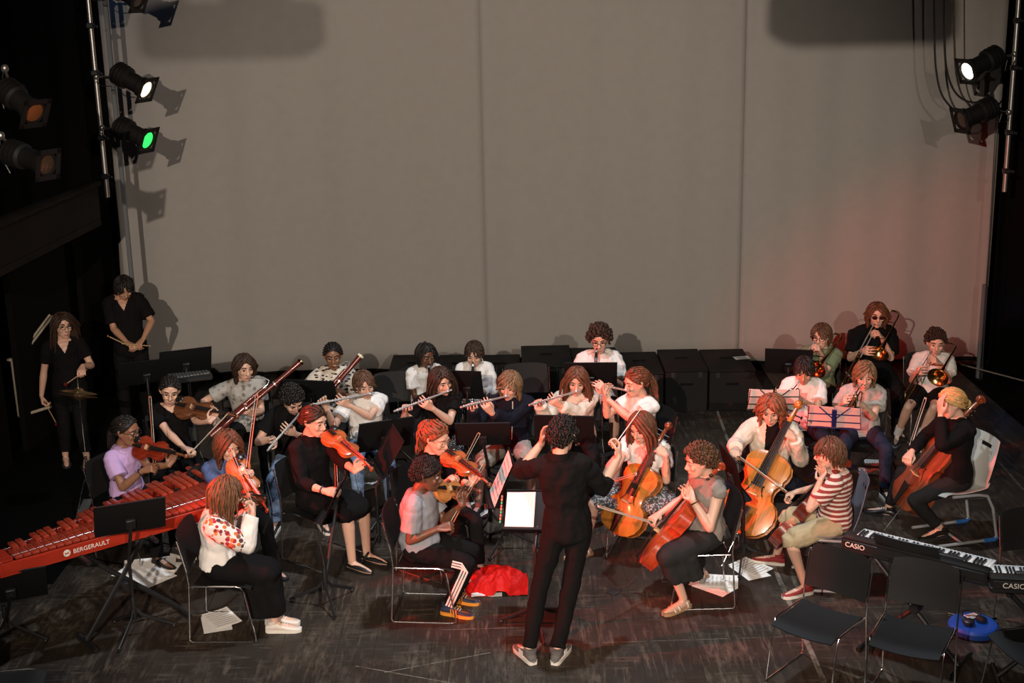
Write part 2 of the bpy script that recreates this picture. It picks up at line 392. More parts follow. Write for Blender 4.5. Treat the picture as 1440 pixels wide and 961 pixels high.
    # --- eyes, brows
    for sd in (-1, 1):
        e = MB(); c = T(sd * .032, .0795, .002); e.ball(c, .0122 * hs, nu=10, nv=8)
        for i, f in enumerate(e.f):
            cc = sum((e.v[j] for j in f), V((0, 0, 0))) / len(f)
            if ((cc - c).normalized()).dot(F * .94 - U * .3) > .5: e.m[i] = 1
        e.build('eye', [EYE_W, EYE_D], o, org)
        b = MB(); b.tube([T(sd * .015, .098, .026), T(sd * .034, .097, .034), T(sd * .053, .081, .028)], [.004 * hs, .005 * hs, .003 * hs], 6)
        b.build('eyebrow', HAIR[hair[1]] if hair else SKIN[skin], o, org)
    if glasses: make_glasses(o, org, T, X, F, U, hs, glasses)
    if hair: make_hair(o, org, T, X, F, U, hs, H, *hair)
    # --- clothes
    if top: make_top(o, org, P, N, rP, rN, up, s, bw, female, belly, arms, tanN, **top)
    if bottom: make_bottom(o, org, P, fP, rP, s, bw, lg, **bottom)
    if shoes:
        for sd in ('L', 'R'): make_shoe(o, org, lg[sd], s, **shoes)
    PEOPLE[label] = (o, org, T, arms, lg, P, N, hip)
    return o
def make_glasses(o, org, T, X, F, U, hs, kind):
    m = MB(); col = {'dark': BLACKMETAL, 'wire': GOLDWIRE, 'red': mat('red_frames', (0.35, 0.02, 0.02), .3), 'sun': mat('red_brown_frames', (0.12, 0.02, 0.015), .25), 'up': BLACKMETAL}[kind]
    dz = .085 if kind == 'up' else 0.0; dy = -.045 if kind == 'up' else 0
    rad = .0028 if kind != 'wire' else .0018
    for s in (-1, 1):
        pts = []
        for k in range(13):
            a = 2 * math.pi * k / 12; pts.append(T(s * .034 + .025 * math.cos(a), .104 + dy - .004 * abs(math.cos(a)), .0 + dz + .02 * math.sin(a)))
        m.tube(pts, rad * hs, 5)
        m.tube([T(s * .058, .1 + dy, .006 + dz), T(s * .078, .06 + dy, .01 + dz), T(s * .082, -.005 + dy, .012 + dz)], rad * hs, 5)
    m.tube([T(-.01, .106 + dy, .004 + dz), T(.01, .106 + dy, .004 + dz)], rad * hs, 5)
    g = m.build('glasses', col, o, org)
    if kind in ('sun', 'up'):
        for s in (-1, 1):
            l = MB(); l.rings([(T(s * .034, .1025 + dy, dz), X * .024 * hs, U * .019 * hs), (T(s * .034, .1045 + dy, dz), X * .024 * hs, U * .019 * hs)], 14)
            l.build('lens', LENS_DARK, g, org)
def make_hair(o, org, T, X, F, U, hs, H, style, colr, opt=None):
    opt = opt or {}; m = MB(); g = V((-UP.dot(X), -UP.dot(F), -UP.dot(U)))     # gravity in head axes
    A = V((.088, .113, .121)); C0 = V((0, -.007, .002))
    def hl(az):
        c = math.cos(az)
        fr = opt.get('line', 36)
        return (-4 + (fr + 4) * c ** 1.3) if c > 0 else (-4 - 34 * (-c) ** .8)
    def on(az, el, k=1.0):
        return C0 + V((A.x * math.sin(az) * math.cos(el), A.y * math.cos(az) * math.cos(el), A.z * math.sin(el))) * k
    n = 20; prev = None; lv = 6                                    # cap under the locks
    fat = opt.get('cap', 1.0)
    for j in range(-1, lv + 1):
        r = []
        i0 = len(m.v)
        for i in range(n):
            az = 2 * math.pi * i / n; e0 = R_(hl(az)); el = e0 + (math.pi / 2 * .98 - e0) * max(0, j) / lv
            p = on(az, el, .9 if j < 0 else 1.0 * fat); m.v.append(T(*p)); r.append(i0 + i)
        if prev: m.bridge(prev, r)
        else: m.cap(r)
        prev = r
    m.cap(prev, 0, True)
    if style in ('long', 'bob'):                                  # the mass of hair behind the locks
        ln0 = opt.get('len', .36 if style == 'long' else .2) * .95
        m.sheet(lambda u, v: T(*(V((A.x * 1.0 * math.sin(R_(72 + 216 * u)), C0.y + A.y * math.cos(R_(72 + 216 * u)) * (1 - .2 * v), .035)) + g * (ln0 + .03) * v + V((0, -.02 * v, 0)))), 14, 8, .02)
    rn = random.Random(sum(map(ord, style)) % 7 + len(colr) * 31 + int(abs(H.x) * 1000) % 997)
    def roots(N, elmin=0):
        out = []
        for k in range(N):
            z = 1 - (k + .5) / N * 1.55; az = k * 2.39996; el = math.asin(max(-1, min(1, z)))
            if math.degrees(el) > hl(az) + elmin and math.degrees(el) < 82: out.append((az % (2 * math.pi), el))
        return out
    if style == 'curly':
        rad = opt.get('r', .019); vol = opt.get('vol', 1.06)
        for az, el in roots(opt.get('n', 230), 2):
            p = on(az, el, vol + rn.uniform(-.05, .08)); q = rad * rn.uniform(.75, 1.25)
            a = rn.uniform(0, 6.28); u = V((math.cos(a), math.sin(a), rn.uniform(-.5, .5))).normalized(); w_ = perp(u); v_ = u.cross(w_)
            pts = [T(*(p + (w_ * math.cos(t) + v_ * math.sin(t)) * q * .7 + u * (t / 6.28 - .5) * q * 1.2)) for t in [k * 1.25 for k in range(6)]]
            m.tube(pts, [q * .45 * hs] * 5 + [q * .3 * hs], 5)
    else:
        ln = {'short': .075, 'crop': .035, 'bob': .20, 'long': .36, 'pony': .17, 'bun': .15, 'dreads': .22, 'mop': .12}[style]; ln = opt.get('len', ln)
        N = {'short': 170, 'crop': 150, 'dreads': 60}.get(style, 150); N = opt.get('n', N)
        wid = {'dreads': .0085, 'crop': .011, 'long': .015, 'bob': .015}.get(style, .0115); tie = V(opt.get('tie', (0, -.112, .02)))
        wave = opt.get('wave', .0)
        for az, el in roots(N, 1):
            p = on(az, el, 1.02); pts = [p.copy()]; d = None
            frnt = math.cos(az) > .35 and el < R_(78)
            L_ = ln * rn.uniform(.85, 1.1); st = .022 if L_ > .1 else L_ / 4
            if style in ('short', 'mop') and not frnt: L_ = ln * rn.uniform(.6, 1)
            part = opt.get('part', .15); sx = 1 if p.x > part * .08 else -1
            fringe = opt.get('fringe', 0)
            if fringe and frnt and abs(p.x) < .06: L_ = fringe * (1 + rn.uniform(-.1, .1))
            ph = rn.uniform(0, 6.28)
            for k in range(max(3, int(L_ / st))):
                nrm = V((p.x / A.x ** 2, (p.y - C0.y) / A.y ** 2, (p.z - C0.z) / A.z ** 2)).normalized()
                if style in ('pony', 'bun'): want = (tie - p)
                elif style in ('crop',): want = V((rn.uniform(-.3, .3), .5, -.2)) + g * .4
                elif style in ('short', 'mop'): want = g * 1.0 + V((sx * .35, .35 if frnt else -.15, 0)) + V((rn.uniform(-.25, .25), rn.uniform(-.25, .25), 0))
                else: want = g * 1.2 + (V((sx * .9, -.25, 0)) if (frnt and not fringe and p.z > .0) else V((sx * .12, -.1, 0)))
                near = (p - C0); kk = math.sqrt((near.x / A.x) ** 2 + (near.y / A.y) ** 2 + (near.z / A.z) ** 2)
                if kk < 1.25: want = want - nrm * min(0, 0) - nrm * want.dot(nrm) * .9
                want = want.normalized() if want.length > 1e-6 else g
                d = want if d is None else (d * .45 + want * .55).normalized()
                p = p + d * st
                if style in ('pony', 'bun') and (tie - p).length < .03: pts.append(tie.copy()); break
                near = (p - C0); kk = math.sqrt((near.x / A.x) ** 2 + (near.y / A.y) ** 2 + (near.z / A.z) ** 2)
                if kk < 1.03: p = C0 + near * (1.03 / kk)
                if p.y > .03 and p.z < .035 and abs(p.x) < .072 and not (fringe and frnt and abs(p.x) < .06): p.x = .072 * (1 if p.x > 0 else -1)
                if wave: p = p + V((math.sin(ph + k * 1.1), math.cos(ph + k * 1.1), 0)) * wave
                if frnt and style in ('mop', 'short', 'bob') and p.y > .055 and p.z < (.012 if style != 'bob' else .0): break
                pts.append(p.copy())
            if len(pts) < 2: continue
            rads = [wid * hs * (1.0 if style == 'dreads' else (1.05 - .55 * i / (len(pts) - 1))) for i in range(len(pts))]
            m.tube([T(*q) for q in pts], rads, 5, flat=1.0 if style == 'dreads' else (.42 if style in ('long', 'bob') else .6), ref=X)
        if style == 'pony':
            pl = opt.get('pl', .24); wv = opt.get('wave', .006)
            for k in range(34):
                a = k * 2.4; r = .0062 * math.sqrt(k); p = tie + V((math.cos(a) * r, -.008, math.sin(a) * r)); d = V((math.cos(a) * .35, -1, math.sin(a) * .3 + .15)).normalized(); pts = [p.copy()]
                for i in range(9):
                    d = (d * .62 + g * .45 + V((math.sin(k + i * 1.3), math.cos(k * 2 + i * 1.3), 0)) * wv * 14).normalized(); p = p + d * pl / 9; pts.append(p.copy())
                m.tube([T(*q) for q in pts], [.0105 * hs * (1.1 - .07 * i) for i in range(10)], 5)
        if style == 'bun':
            for k in range(26):
                a = k * 2.4; q = tie + V((0, -.02, 0)); t0 = rn.uniform(0, 6.28); u = V((math.cos(a), .3 * math.sin(3 * a), math.sin(a))).normalized(); w_ = perp(u); v_ = u.cross(w_)
                m.tube([T(*(q + (w_ * math.cos(t0 + t * .9) + v_ * math.sin(t0 + t * .9)) * .03)) for t in range(5)], .009 * hs, 5)
    mats = [HAIR[colr]]
    hobj = m.build('hair', mats, o, org, sharp=0)
    if style in ('pony', 'bun') and opt.get('tiec'):
        t = MB(); pts = [T(*(tie + V((math.cos(a) * .02, -.012, math.sin(a) * .02)))) for a in [k * .6 for k in range(12)]]
        t.tube(pts, .009 * hs, 6); t.build('hair_tie', opt['tiec'], hobj, org)
def make_top(o, org, P, N, rP, rN, up, s, bw, female, belly, arms, tanN, m, sleeve='short', hem=-.08, loose=.012, sm=None, neck='crew', name=None, jacket=False, slen=None, dress=False, folds=.02, patch=None, front=None):
    mb = MB()
    secs = torso_secs(P, N, rP, rN, up, s, bw, female, loose, hem, .99 if neck == 'crew' else .93, belly)
    L_ = [(c, a * (1.03 if t <= .15 else 1), b * (1.05 if t <= .15 else 1)) for c, a, b, t, g in secs]
    mb.rings(L_, 18)
    if female:
        c, a, b, t, g = min(secs, key=lambda q: abs(q[3] - .7)); f = b.normalized()
        f = f if f.dot(hvv(rN)) > 0 else -f
        for k in (-1, 1): mb.ball(c + a.normalized() * k * .066 * s + f * .062 * s, .06 * s * bw, .06 * s, .06 * s)
    sep = MB()
    for sd, (S, E, W, fd, pd, sv) in arms.items():
        tgt = sep if sm else mb
        mb.tube([N.lerp(S, .45) - tanN * .01, S], [.055 * s * bw + loose * .4, .058 * s * bw + loose * .6], 12, rounded=True)
        if sleeve == 'none': continue
        a0 = .056 * s * bw + loose * .7
        if sleeve == 'short':
            k = slen or .62; e = S.lerp(E, k)
            tgt.tube([S - sv * .015, S.lerp(E, .2), e], [a0, .054 * s * bw + loose, .054 * s * bw + loose * 1.3], 12)
        else:
            k = slen or .93
            tgt.tube([S - sv * .015, S.lerp(E, .35), E], [a0, .05 * s * bw + loose, .044 * s * bw + loose], 12, rounded=True)
            tgt.tube([E, E.lerp(W, .35), E.lerp(W, k)], [.044 * s * bw + loose, .042 * s * bw + loose, .031 * s * bw + loose * .9], 12)
    nm = name or ('jacket' if jacket else 'shirt')
    post = None
    if front:
        kind, fm = front; ctl = P + up * (N - P).length * .55; f0 = hvv(rN)
        def post(me):
            for p in me.polygons:
                c = p.center + org; t_ = max(0, min(1.05, (c - P).dot(N - P) / (N - P).length_squared))
                s_ = P * (1 - t_) ** 2 + ctl * 2 * t_ * (1 - t_) + N * t_ * t_; d = c - s_
                if d.dot(f0) > .03 and p.normal.dot(f0) > -.2:
                    wd = (.058 if kind == 'open' else max(0, (t_ - (.72 if kind == 'v' else .84)) * (.28 if kind == 'v' else .6)))
                    if abs(d.dot(rN)) < wd * s: p.material_index = 1
    t = mb.build(nm, [m, front[1]] if front else m, o, org, sharp=0); remesh(t, .0085, 2, folds, post=post)
    if patch:
        S, E, W, fd, pd, sv = arms['R']; q = MB(); q.tube([S - sv * .02, S.lerp(E, .3), S.lerp(E, .85)], [.064 * s + loose, .062 * s + loose, .054 * s + loose], 14, rounded=True); q = q.build('embroidered_sleeve', patch, t, org, sharp=0); remesh(q, .0105, 2, .012)
    if sm and sep.f:
        q = sep.build('sleeves', sm, t, org, sharp=0); remesh(q, .0105, 1, .012)
def hvv(r): return V((-r.y, r.x, 0))     # facing for a given right vector
def make_bottom(o, org, P, fP, rP, s, bw, lg, m, k='trousers', loose=.012, name=None, hem=.45, cut=None, stripes=None):
    mb = MB()
    if k in ('trousers', 'shorts'):
        mb.rings([(P + UP * z * s, rP * (a * s * bw + loose), fP * (b * s * bw + loose)) for z, a, b in ((-.085, .10, .09), (-.06, .14, .11), (0, .158, .118), (.07, .152, .115), (.09, .14, .105))], 16)
        for sd, (Hp, Kn, A, fy) in lg.items():
            if k == 'trousers':
                c = cut or .97; An = Kn.lerp(A, c)
                mb.tube([Hp - fP * .02, Hp.lerp(Kn, .25), Hp.lerp(Kn, .65), Kn], [.086 * s * bw + loose, .082 * s * bw + loose, .064 * s * bw + loose, .056 * s + loose], 12, rounded=True)
                mb.tube([Kn, Kn.lerp(A, .3), Kn.lerp(A, .65), An], [.055 * s + loose, .056 * s * bw + loose, .047 * s + loose, .042 * s + loose * 1.2], 12)
            else:
                c = cut or .9; e = Hp.lerp(Kn, c)
                mb.tube([Hp - fP * .02, Hp.lerp(Kn, .3), Hp.lerp(Kn, c * .8), e], [.088 * s * bw + loose, .086 * s * bw + loose, .07 * s * bw + loose * 1.6, .07 * s * bw + loose * 1.8], 12)
                if c > .95: mb.tube([Hp.lerp(Kn, .9), Kn, Kn.lerp(lg[sd][2], .12)], [.066 * s + loose, .062 * s + loose * 1.3, .06 * s + loose * 1.6], 12)
        t = mb.build(name or k, m, o, org, sharp=0); remesh(t, .0105, 1, .018)
        if stripes:
            for sd, sg in (('L', -1), ('R', 1)):
                Hp, Kn, A, fy = lg[sd]; out = rP * sg
                for j in (-1, 0, 1):
                    sm_ = MB(); pts = []
                    for a_, b_, t_, r_ in ((Hp, Kn, .72, .068), (Hp, Kn, .9, .064), (Kn, A, .08, .062), (Kn, A, .3, .062), (Kn, A, .65, .056), (Kn, A, .96, .052)):
                        ax_ = (b_ - a_).normalized(); sd_ = orth(out, ax_); fr_ = ax_.cross(sd_); pts.append(a_.lerp(b_, t_) + sd_ * (r_ * s + loose + .004) * .97 + fr_ * j * .021 * (1 if sg > 0 else -1))
                    sm_.tube(pts, .0075, 6, flat=.5, ref=out.cross(UP)); sm_.build('side_stripe', stripes, t, org)
    else:
        (H1, K1, A1, f1), (H2, K2, A2, f2) = lg['L'], lg['R']; C = (K1 + K2) / 2
        mb.rings([(P + UP * z * s, rP * (a * s + loose), fP * (b * s + loose)) for z, a, b in ((-.08, .11, .1), (-.04, .155, .12), (.05, .155, .118), (.1, .14, .105))], 16)
        kl = 1.0 if hem > 0 else 1 + hem
        for a, b in ((H1, K1), (H2, K2), ((H1 + H2) / 2, C), (H1.lerp(H2, .25), K1.lerp(K2, .25)), (H1.lerp(H2, .75), K1.lerp(K2, .75))):
            mb.tube([a, a.lerp(b, .5), a.lerp(b, kl * 1.02)], [.095 * s + loose, .09 * s + loose, .068 * s + loose * 1.2], 12, rounded=True)
        if hem > 0:
            Am = (A1 + A2) / 2
            for t_ in (0, .2, .4, .6, .8, 1):
                kk = K1.lerp(K2, t_); aa = A1.lerp(A2, t_)
                for back in (0, .09, .17):
                    k0 = kk - fP * back * s; a0 = (aa + fP * .03).lerp(Am, .1) - fP * back * .9 * s
                    mb.tube([k0, k0.lerp(a0, hem * .5), k0.lerp(a0, hem)], [.062 * s + loose, .064 * s + loose, .07 * s + loose], 10)
        t = mb.build(name or 'skirt', m, o, org, sharp=0); remesh(t, .013, 2, .03, CT2)
def make_shoe(o, org, leg, s, m=None, sole=None, kind='sneaker', stripe=None, sock=None):
    Hp, Kn, A, fy = leg; r = V((fy.y, -fy.x, 0)); g = s * .94 + .06
    base = A.z - .085
    def q(f, z): return V((A.x, A.y, base)) + fy * f * g + UP * z * g
    if sock:
        sk = MB(); sk.tube([A + UP * .0, A + (Kn - A).normalized() * .1], [.043 * s, .047 * s], 10); sk.build('sock', sock, o, org)
    mb = MB()
    prof = [(-.075, .02, .055), (-.06, .032, .07), (-.03, .036, .085), (.02, .037, .085), (.06, .039, .068), (.11, .044, .052), (.16, .043, .042), (.195, .032, .034), (.21, .016, .028)]
    if kind == 'heel': prof = [(-.065, .02, .07), (-.045, .028, .075), (.0, .036, .07), (.05, .039, .068), (.09, .040, .062), (.15, .036, .048), (.205, .014, .026)]
    z0 = .016
    if kind == 'sandal':
        for f, wd, hh in ((-.02, .04, .075), (.07, .044, .062), (.115, .047, .05)):
            pts = [q(f, .02) + r * wd * g * math.cos(a) + UP * (hh - .02) * g * math.sin(a) for a in [math.pi * i / 8 for i in range(9)]]
            mb.tube(pts, .011 * g, 6, flat=.35, ref=fy)
    else:
        secs = []
        for f, wd, top in prof:
            secs.append((q(f, (top + z0) / 2), r * wd * g, UP * (top - z0) / 2 * g))
        mb.rings(secs, 12)
        if kind == 'hightop': mb.tube([q(-.02, .07), q(-.025, .15)], [.043 * g, .05 * g], 12)
        elif kind == 'sneaker': mb.tube([q(-.02, .07), q(-.022, .1)], [.042 * g, .046 * g], 12)
    sh = mb.build('sandal' if kind == 'sandal' else 'shoe', m, o, org)
    sb = MB()
    def sole_ring(z, k): return [q(f, z) + r * wd * g * k * sgn for sgn, fl in ((1, 1), (-1, -1)) for f, wd, t in (prof if fl > 0 else prof[::-1])]
    i0 = len(sb.v); sb.v += sole_ring(0, 1.04); i1 = len(sb.v); sb.v += sole_ring(.026 if kind != 'heel' else .012, 1.06); n = i1 - i0
    A_, B_ = list(range(i0, i1)), list(range(i1, i1 + n)); sb.bridge(A_, B_); sb.cap(A_); sb.cap(B_, 0, True)
    if kind == 'heel': sb.tube([q(-.05, .06), q(-.055, 0)], [.018 * g, .008 * g], 8)
    sb.build('sole', sole or m, sh, org)
    if stripe:
        st = MB()
        for f in (.03, .052, .074):
            for sg in (-1, 1): st.box(q(f, .045) + r * sg * .0405 * g, (.011, .004, .045), Matrix((fy, r, UP)).transposed())
        st.build('side_stripes', stripe, sh, org)
    if kind in ('sneaker', 'hightop'):
        lc = MB()
        for f in (.035, .055, .075, .095): lc.tube([q(f, .073 - (f - .035) * .28) + r * .022 * g, q(f + .004, .081 - (f - .035) * .28), q(f, .073 - (f - .035) * .28) - r * .022 * g], .0035, 5)
        lc.build('laces', RUBBER_W, sh, org)

# ------------------------------------------------------------------ instruments
EBONY = mat('ebony', (0.010, 0.008, 0.007), 0.3); STEEL = mat('string_steel', (0.55, 0.53, 0.5), 0.3, 1.0); HORSE = mat('bow_hair', (0.72, 0.66, 0.55), 0.6)
MAPLE = mat('bridge_maple', (0.62, 0.42, 0.22), 0.5); SILVER = mat('silver_plate', (0.80, 0.78, 0.75), 0.38, 0.8); BRASS = mat('lacquered_brass', (0.50, 0.32, 0.13), 0.22, 1.0)
BOWSTICK = mat('bow_stick', (0.30, 0.10, 0.045), 0.35, coat=0.4); IVORY = mat('ivory_ring', (0.75, 0.68, 0.5), 0.4)
def varnish(n, a, b): return mat('varnish_' + n, a, 0.3, coat=0.55, pattern=pat_wood(b, 5.0))
NECK = varnish('neck_brown', (.22, .075, .025), (.12, .035, .012))
VO = [(0, .0), (.004, .04), (.018, .068), (.045, .09), (.085, .103), (.12, .1005), (.145, .089), (.158, .079), (.168, .064), (.19, .0565), (.213, .057), (.232, .066), (.242, .075), (.255, .0735), (.275, .081), (.30, .083), (.325, .075), (.343, .052), (.352, .026), (.355, .0)]
def bowed(name, label, cat, tail, scroll, up, var, k=None, rib=.032, group=None, cello=False, dark=None, neck=None):
    """violin family instrument; local x runs from the tail to the scroll, local z out of the top plate"""
    k = k or (V(scroll) - V(tail)).length / .575
    root = empty(name, label=label, cat=cat, group=group)
    N = len(VO); A = .013 * k; kw = k * (1.12 if cello else 1.0)
    def plate(z, sgn, m=0):
        mb = MB(); us = (-1, -.82, -.45, 0, .45, .82, 1); g = []
        for x, w_ in VO:
            ends = math.sin(math.pi * min(1, max(0, x / .355))) ** .5
            g.append([len(mb.v) + i for i in range(7)])
            for u in us: mb.v.append(V((x * k, u * w_ * kw * 1.02, z + sgn * (A * (1 - u * u) ** .8 * ends))))
        g2 = []
        for x, w_ in VO:
            g2.append([len(mb.v) + i for i in range(7)])
            for u in us: mb.v.append(V((x * k, u * w_ * kw * 1.02, z - sgn * .003 * k)))
        for i in range(N - 1):
            for j in range(6):
                a, b, c, d = g[i][j], g[i + 1][j], g[i + 1][j + 1], g[i][j + 1]; mb.face((a, b, c, d) if sgn > 0 else (d, c, b, a), m)
                a, b, c, d = g2[i][j], g2[i + 1][j], g2[i + 1][j + 1], g2[i][j + 1]; mb.face((d, c, b, a) if sgn > 0 else (a, b, c, d), m)
            for j in (0, 6):
                mb.face((g[i][j], g2[i][j], g2[i + 1][j], g[i + 1][j]), m)
        return mb
    plate(0, 1).build('top_plate', var, root); plate(-rib, -1).build('back_plate', dark or var, root)
    mb = MB(); lo = []
    outl = [(x * k, w_ * kw * .97) for x, w_ in VO] + [(x * k, -w_ * kw * .97) for x, w_ in VO[-2:0:-1]]
    for z in (-.002, -rib + .002): lo.append([len(mb.v) + i for i in range(len(outl))]); mb.v += [V((x, y, z)) for x, y in outl]
    mb.bridge(lo[0], lo[1]); mb.build('ribs', dark or var, root, sharp=50)
    mb = MB()                                                       # neck, peg box and scroll
    nk = .012 * k
    mb.rings([(V((.34 * k, 0, -.012 * k)), V((0, nk * 1.2, 0)), V((0, 0, .016 * k))), (V((.37 * k, 0, -.004 * k)), V((0, nk, 0)), V((0, 0, .012 * k))), (V((.47 * k, 0, .004 * k)), V((0, nk * .9, 0)), V((0, 0, .010 * k))),
              (V((.49 * k, 0, .0)), V((0, nk, 0)), V((0, 0, .014 * k))), (V((.53 * k, 0, -.008 * k)), V((0, nk * .85, 0)), V((0, 0, .013 * k))), (V((.565 * k, 0, -.016 * k)), V((0, nk * .6, 0)), V((0, 0, .010 * k)))], 10)
    sp = [V((.572 * k + math.cos(t) * r * k, 0, -.016 * k + math.sin(t) * r * k)) for t, r in [(-1.6 + i * .55, .019 * (1 - i / 22)) for i in range(18)]]
    mb.tube(sp, [.0065 * k] * 12 + [.006 * k] * 6, 7, flat=1.9, ref=V((0, 0, 1)))
    mb.tube([V((.572 * k, -.017 * k, -.016 * k)), V((.572 * k, .017 * k, -.016 * k))], .008 * k, 8)
    mb.build('neck', neck or dark or (var if cello else NECK), root)
    mb = MB()
    mb.sheet(lambda u, v: ((.20 + .29 * u) * k, (v - .5) * (.042 - .017 * u) * k, (.024 - .008 * u + .003 * (1 - (2 * v - 1) ** 2)) * k), 4, 4, .006 * k)
    mb.build('fingerboard', EBONY, root)
    mb = MB(); mb.box((.163 * k, 0, .026 * k), (.006 * k, .040 * k, .026 * k)); mb.box((.163 * k, .015 * k, .012 * k), (.006 * k, .01 * k, .012 * k)); mb.box((.163 * k, -.015 * k, .012 * k), (.006 * k, .01 * k, .012 * k)); mb.build('bridge', MAPLE, root)
    mb = MB(); mb.sheet(lambda u, v: ((.005 + .105 * u) * k, (v - .5) * (.018 + .024 * u) * k, (.017 + .010 * u + .004 * (1 - (2 * v - 1) ** 2)) * k), 4, 3, .005 * k); mb.build('tailpiece', EBONY, root)
    for s in (-1, 1):                                               # f-holes as thin dark inlays lying on the plate
        mb = MB(); pts = []
        for t in [i / 10 for i in range(11)]:
            x = .135 + .075 * t; y = .034 + .012 * math.cos(math.pi * t) * 1.0; yy = (y + (.006 if t in (0, 1.0) else 0)) * s
            wloc = .062; pts.append(V((x * k, yy * k, A * (1 - min(1, abs(yy) / wloc) ** 2) ** .8 + .0012 * k)))
        mb.tube(pts, [.0045 * k] + [.003 * k] * 9 + [.0045 * k], 5, flat=.35, ref=V((0, 1, 0))); mb.build('f_hole', EBONY, root)
        for i in range(2):
            mb = MB(); x = (.505 + .022 * i + (.011 if s > 0 else 0)) * k; mb.tube([V((x, 0, -.004 * k)), V((x, s * .034 * k, -.004 * k))], .0032 * k, 6); mb.ball((x, s * .038 * k, -.004 * k), .008 * k, .004 * k, .009 * k, nu=8, nv=5)
            mb.build('tuning_peg', EBONY, root)
        for y in (.004, .012):
            mb = MB(); mb.tube([V((.108 * k, s * y * k, .03 * k)), V((.163 * k, s * y * k * 1.25, .0405 * k)), V((.49 * k, s * y * .7 * k, .0205 * k))], max(.0007 * k, .0007), 4); mb.build('string', STEEL, root)
    if not cello:
        mb = MB(); mb.ball((.03 * k, .05 * k, .026 * k), .036 * k, .034 * k, .009 * k, nu=12, nv=6); mb.box((.012 * k, .045 * k, .008 * k), (.006, .03, .04)); mb.build('chin_rest', EBONY, root)
    x = (V(scroll) - V(tail)).normalized()
    if cello and x.z > .15:
        ln = V(tail).z / x.z
        mb = MB(); mb.tube([V((.01, 0, -rib / 2)), V((-ln + .012, 0, -rib / 2))], .0048, 8); mb.lathe([(.014, .0), (.016, -.02), (.009, -.035)], (0.004, 0, -rib / 2), (1, 0, 0), 10)
        e = mb.build('endpin', CHROME, root)
    place(root, tail, x, up)
    return root
def bow(label, frog, tip, hair_dir, group=None, col=None):
    root = empty('bow', label=label, cat='bow', group=group)
    ln = (V(tip) - V(frog)).length
    mb = MB(); mb.tube([V((-.03, 0, 0)), V((0, 0, 0)), V((ln * .3, 0, -.004)), V((ln * .65, 0, -.005)), V((ln * .97, 0, .0)), V((ln, 0, -.004))], [.0052, .0052, .005, .0044, .0036, .004], 7); mb.box((ln, 0, -.011), (.014, .007, .022)); mb.build('stick', col or BOWSTICK, root)
    mb = MB(); mb.box((ln / 2 + .02, 0, -.021), (ln - .05, .009, .0018)); mb.build('bow_hair', HORSE, root)
    mb = MB(); mb.box((.03, 0, -.013), (.045, .011, .02), bev=.002); mb.build('frog', EBONY, root)
    place(root, frog, V(tip) - V(frog), -V(hair_dir))
    return root
def keys(root, xs, y, z, r, h, m):
    for x in xs:
        mb = MB(); mb.lathe([(r, 0), (r, h * .6), (r * .8, h)], (x, y, z), (0, 0, 1), 10); mb.build('key_cup', m, root)
def flute(label, mouth, foot, up, group=None):
    root = empty('flute', label=label, cat='flute', group=group)
    L = .67
    mb = MB(); mb.tube([V((-.04, 0, 0)), V((.0, 0, 0)), V((.19, 0, 0))], [.0085, .0088, .0092], 12); mb.lathe([(.009, -.012), (.0095, 0)], (-.04, 0, 0), (1, 0, 0), 12); mb.build('head_joint', SILVER, root)
    mb = MB(); mb.tube([V((.19, 0, 0)), V((.51, 0, 0))], .0092, 12); mb.lathe([(.011, 0), (.011, .03)], (.185, 0, 0), (1, 0, 0), 12); mb.tube([V((.25, .0105, .004)), V((.49, .0105, .004))], .002, 6); mb.build('body_joint', SILVER, root)
    mb = MB(); mb.tube([V((.51, 0, 0)), V((.63, 0, 0))], .0092, 12); mb.lathe([(.011, 0), (.011, .015)], (.505, 0, 0), (1, 0, 0), 12); mb.build('foot_joint', SILVER, root)
    mb = MB(); mb.ball((.0, 0, .009), .014, .018, .005, nu=12, nv=6); mb.build('lip_plate', SILVER, root)
    keys(root, (.225, .26, .285, .31, .335, .375, .40, .425, .45, .48, .535, .56, .59), 0, .0082, .0074, .005, SILVER)
    mb = MB(); mb.tube([V((.44, -.014, .0)), V((.5, -.017, .0))], .003, 6); mb.tube([V((.53, .014, .004)), V((.61, .014, .004))], .0022, 6); mb.build('key_rods', SILVER, root)
    place(root, mouth, V(foot) - V(mouth), up); return root
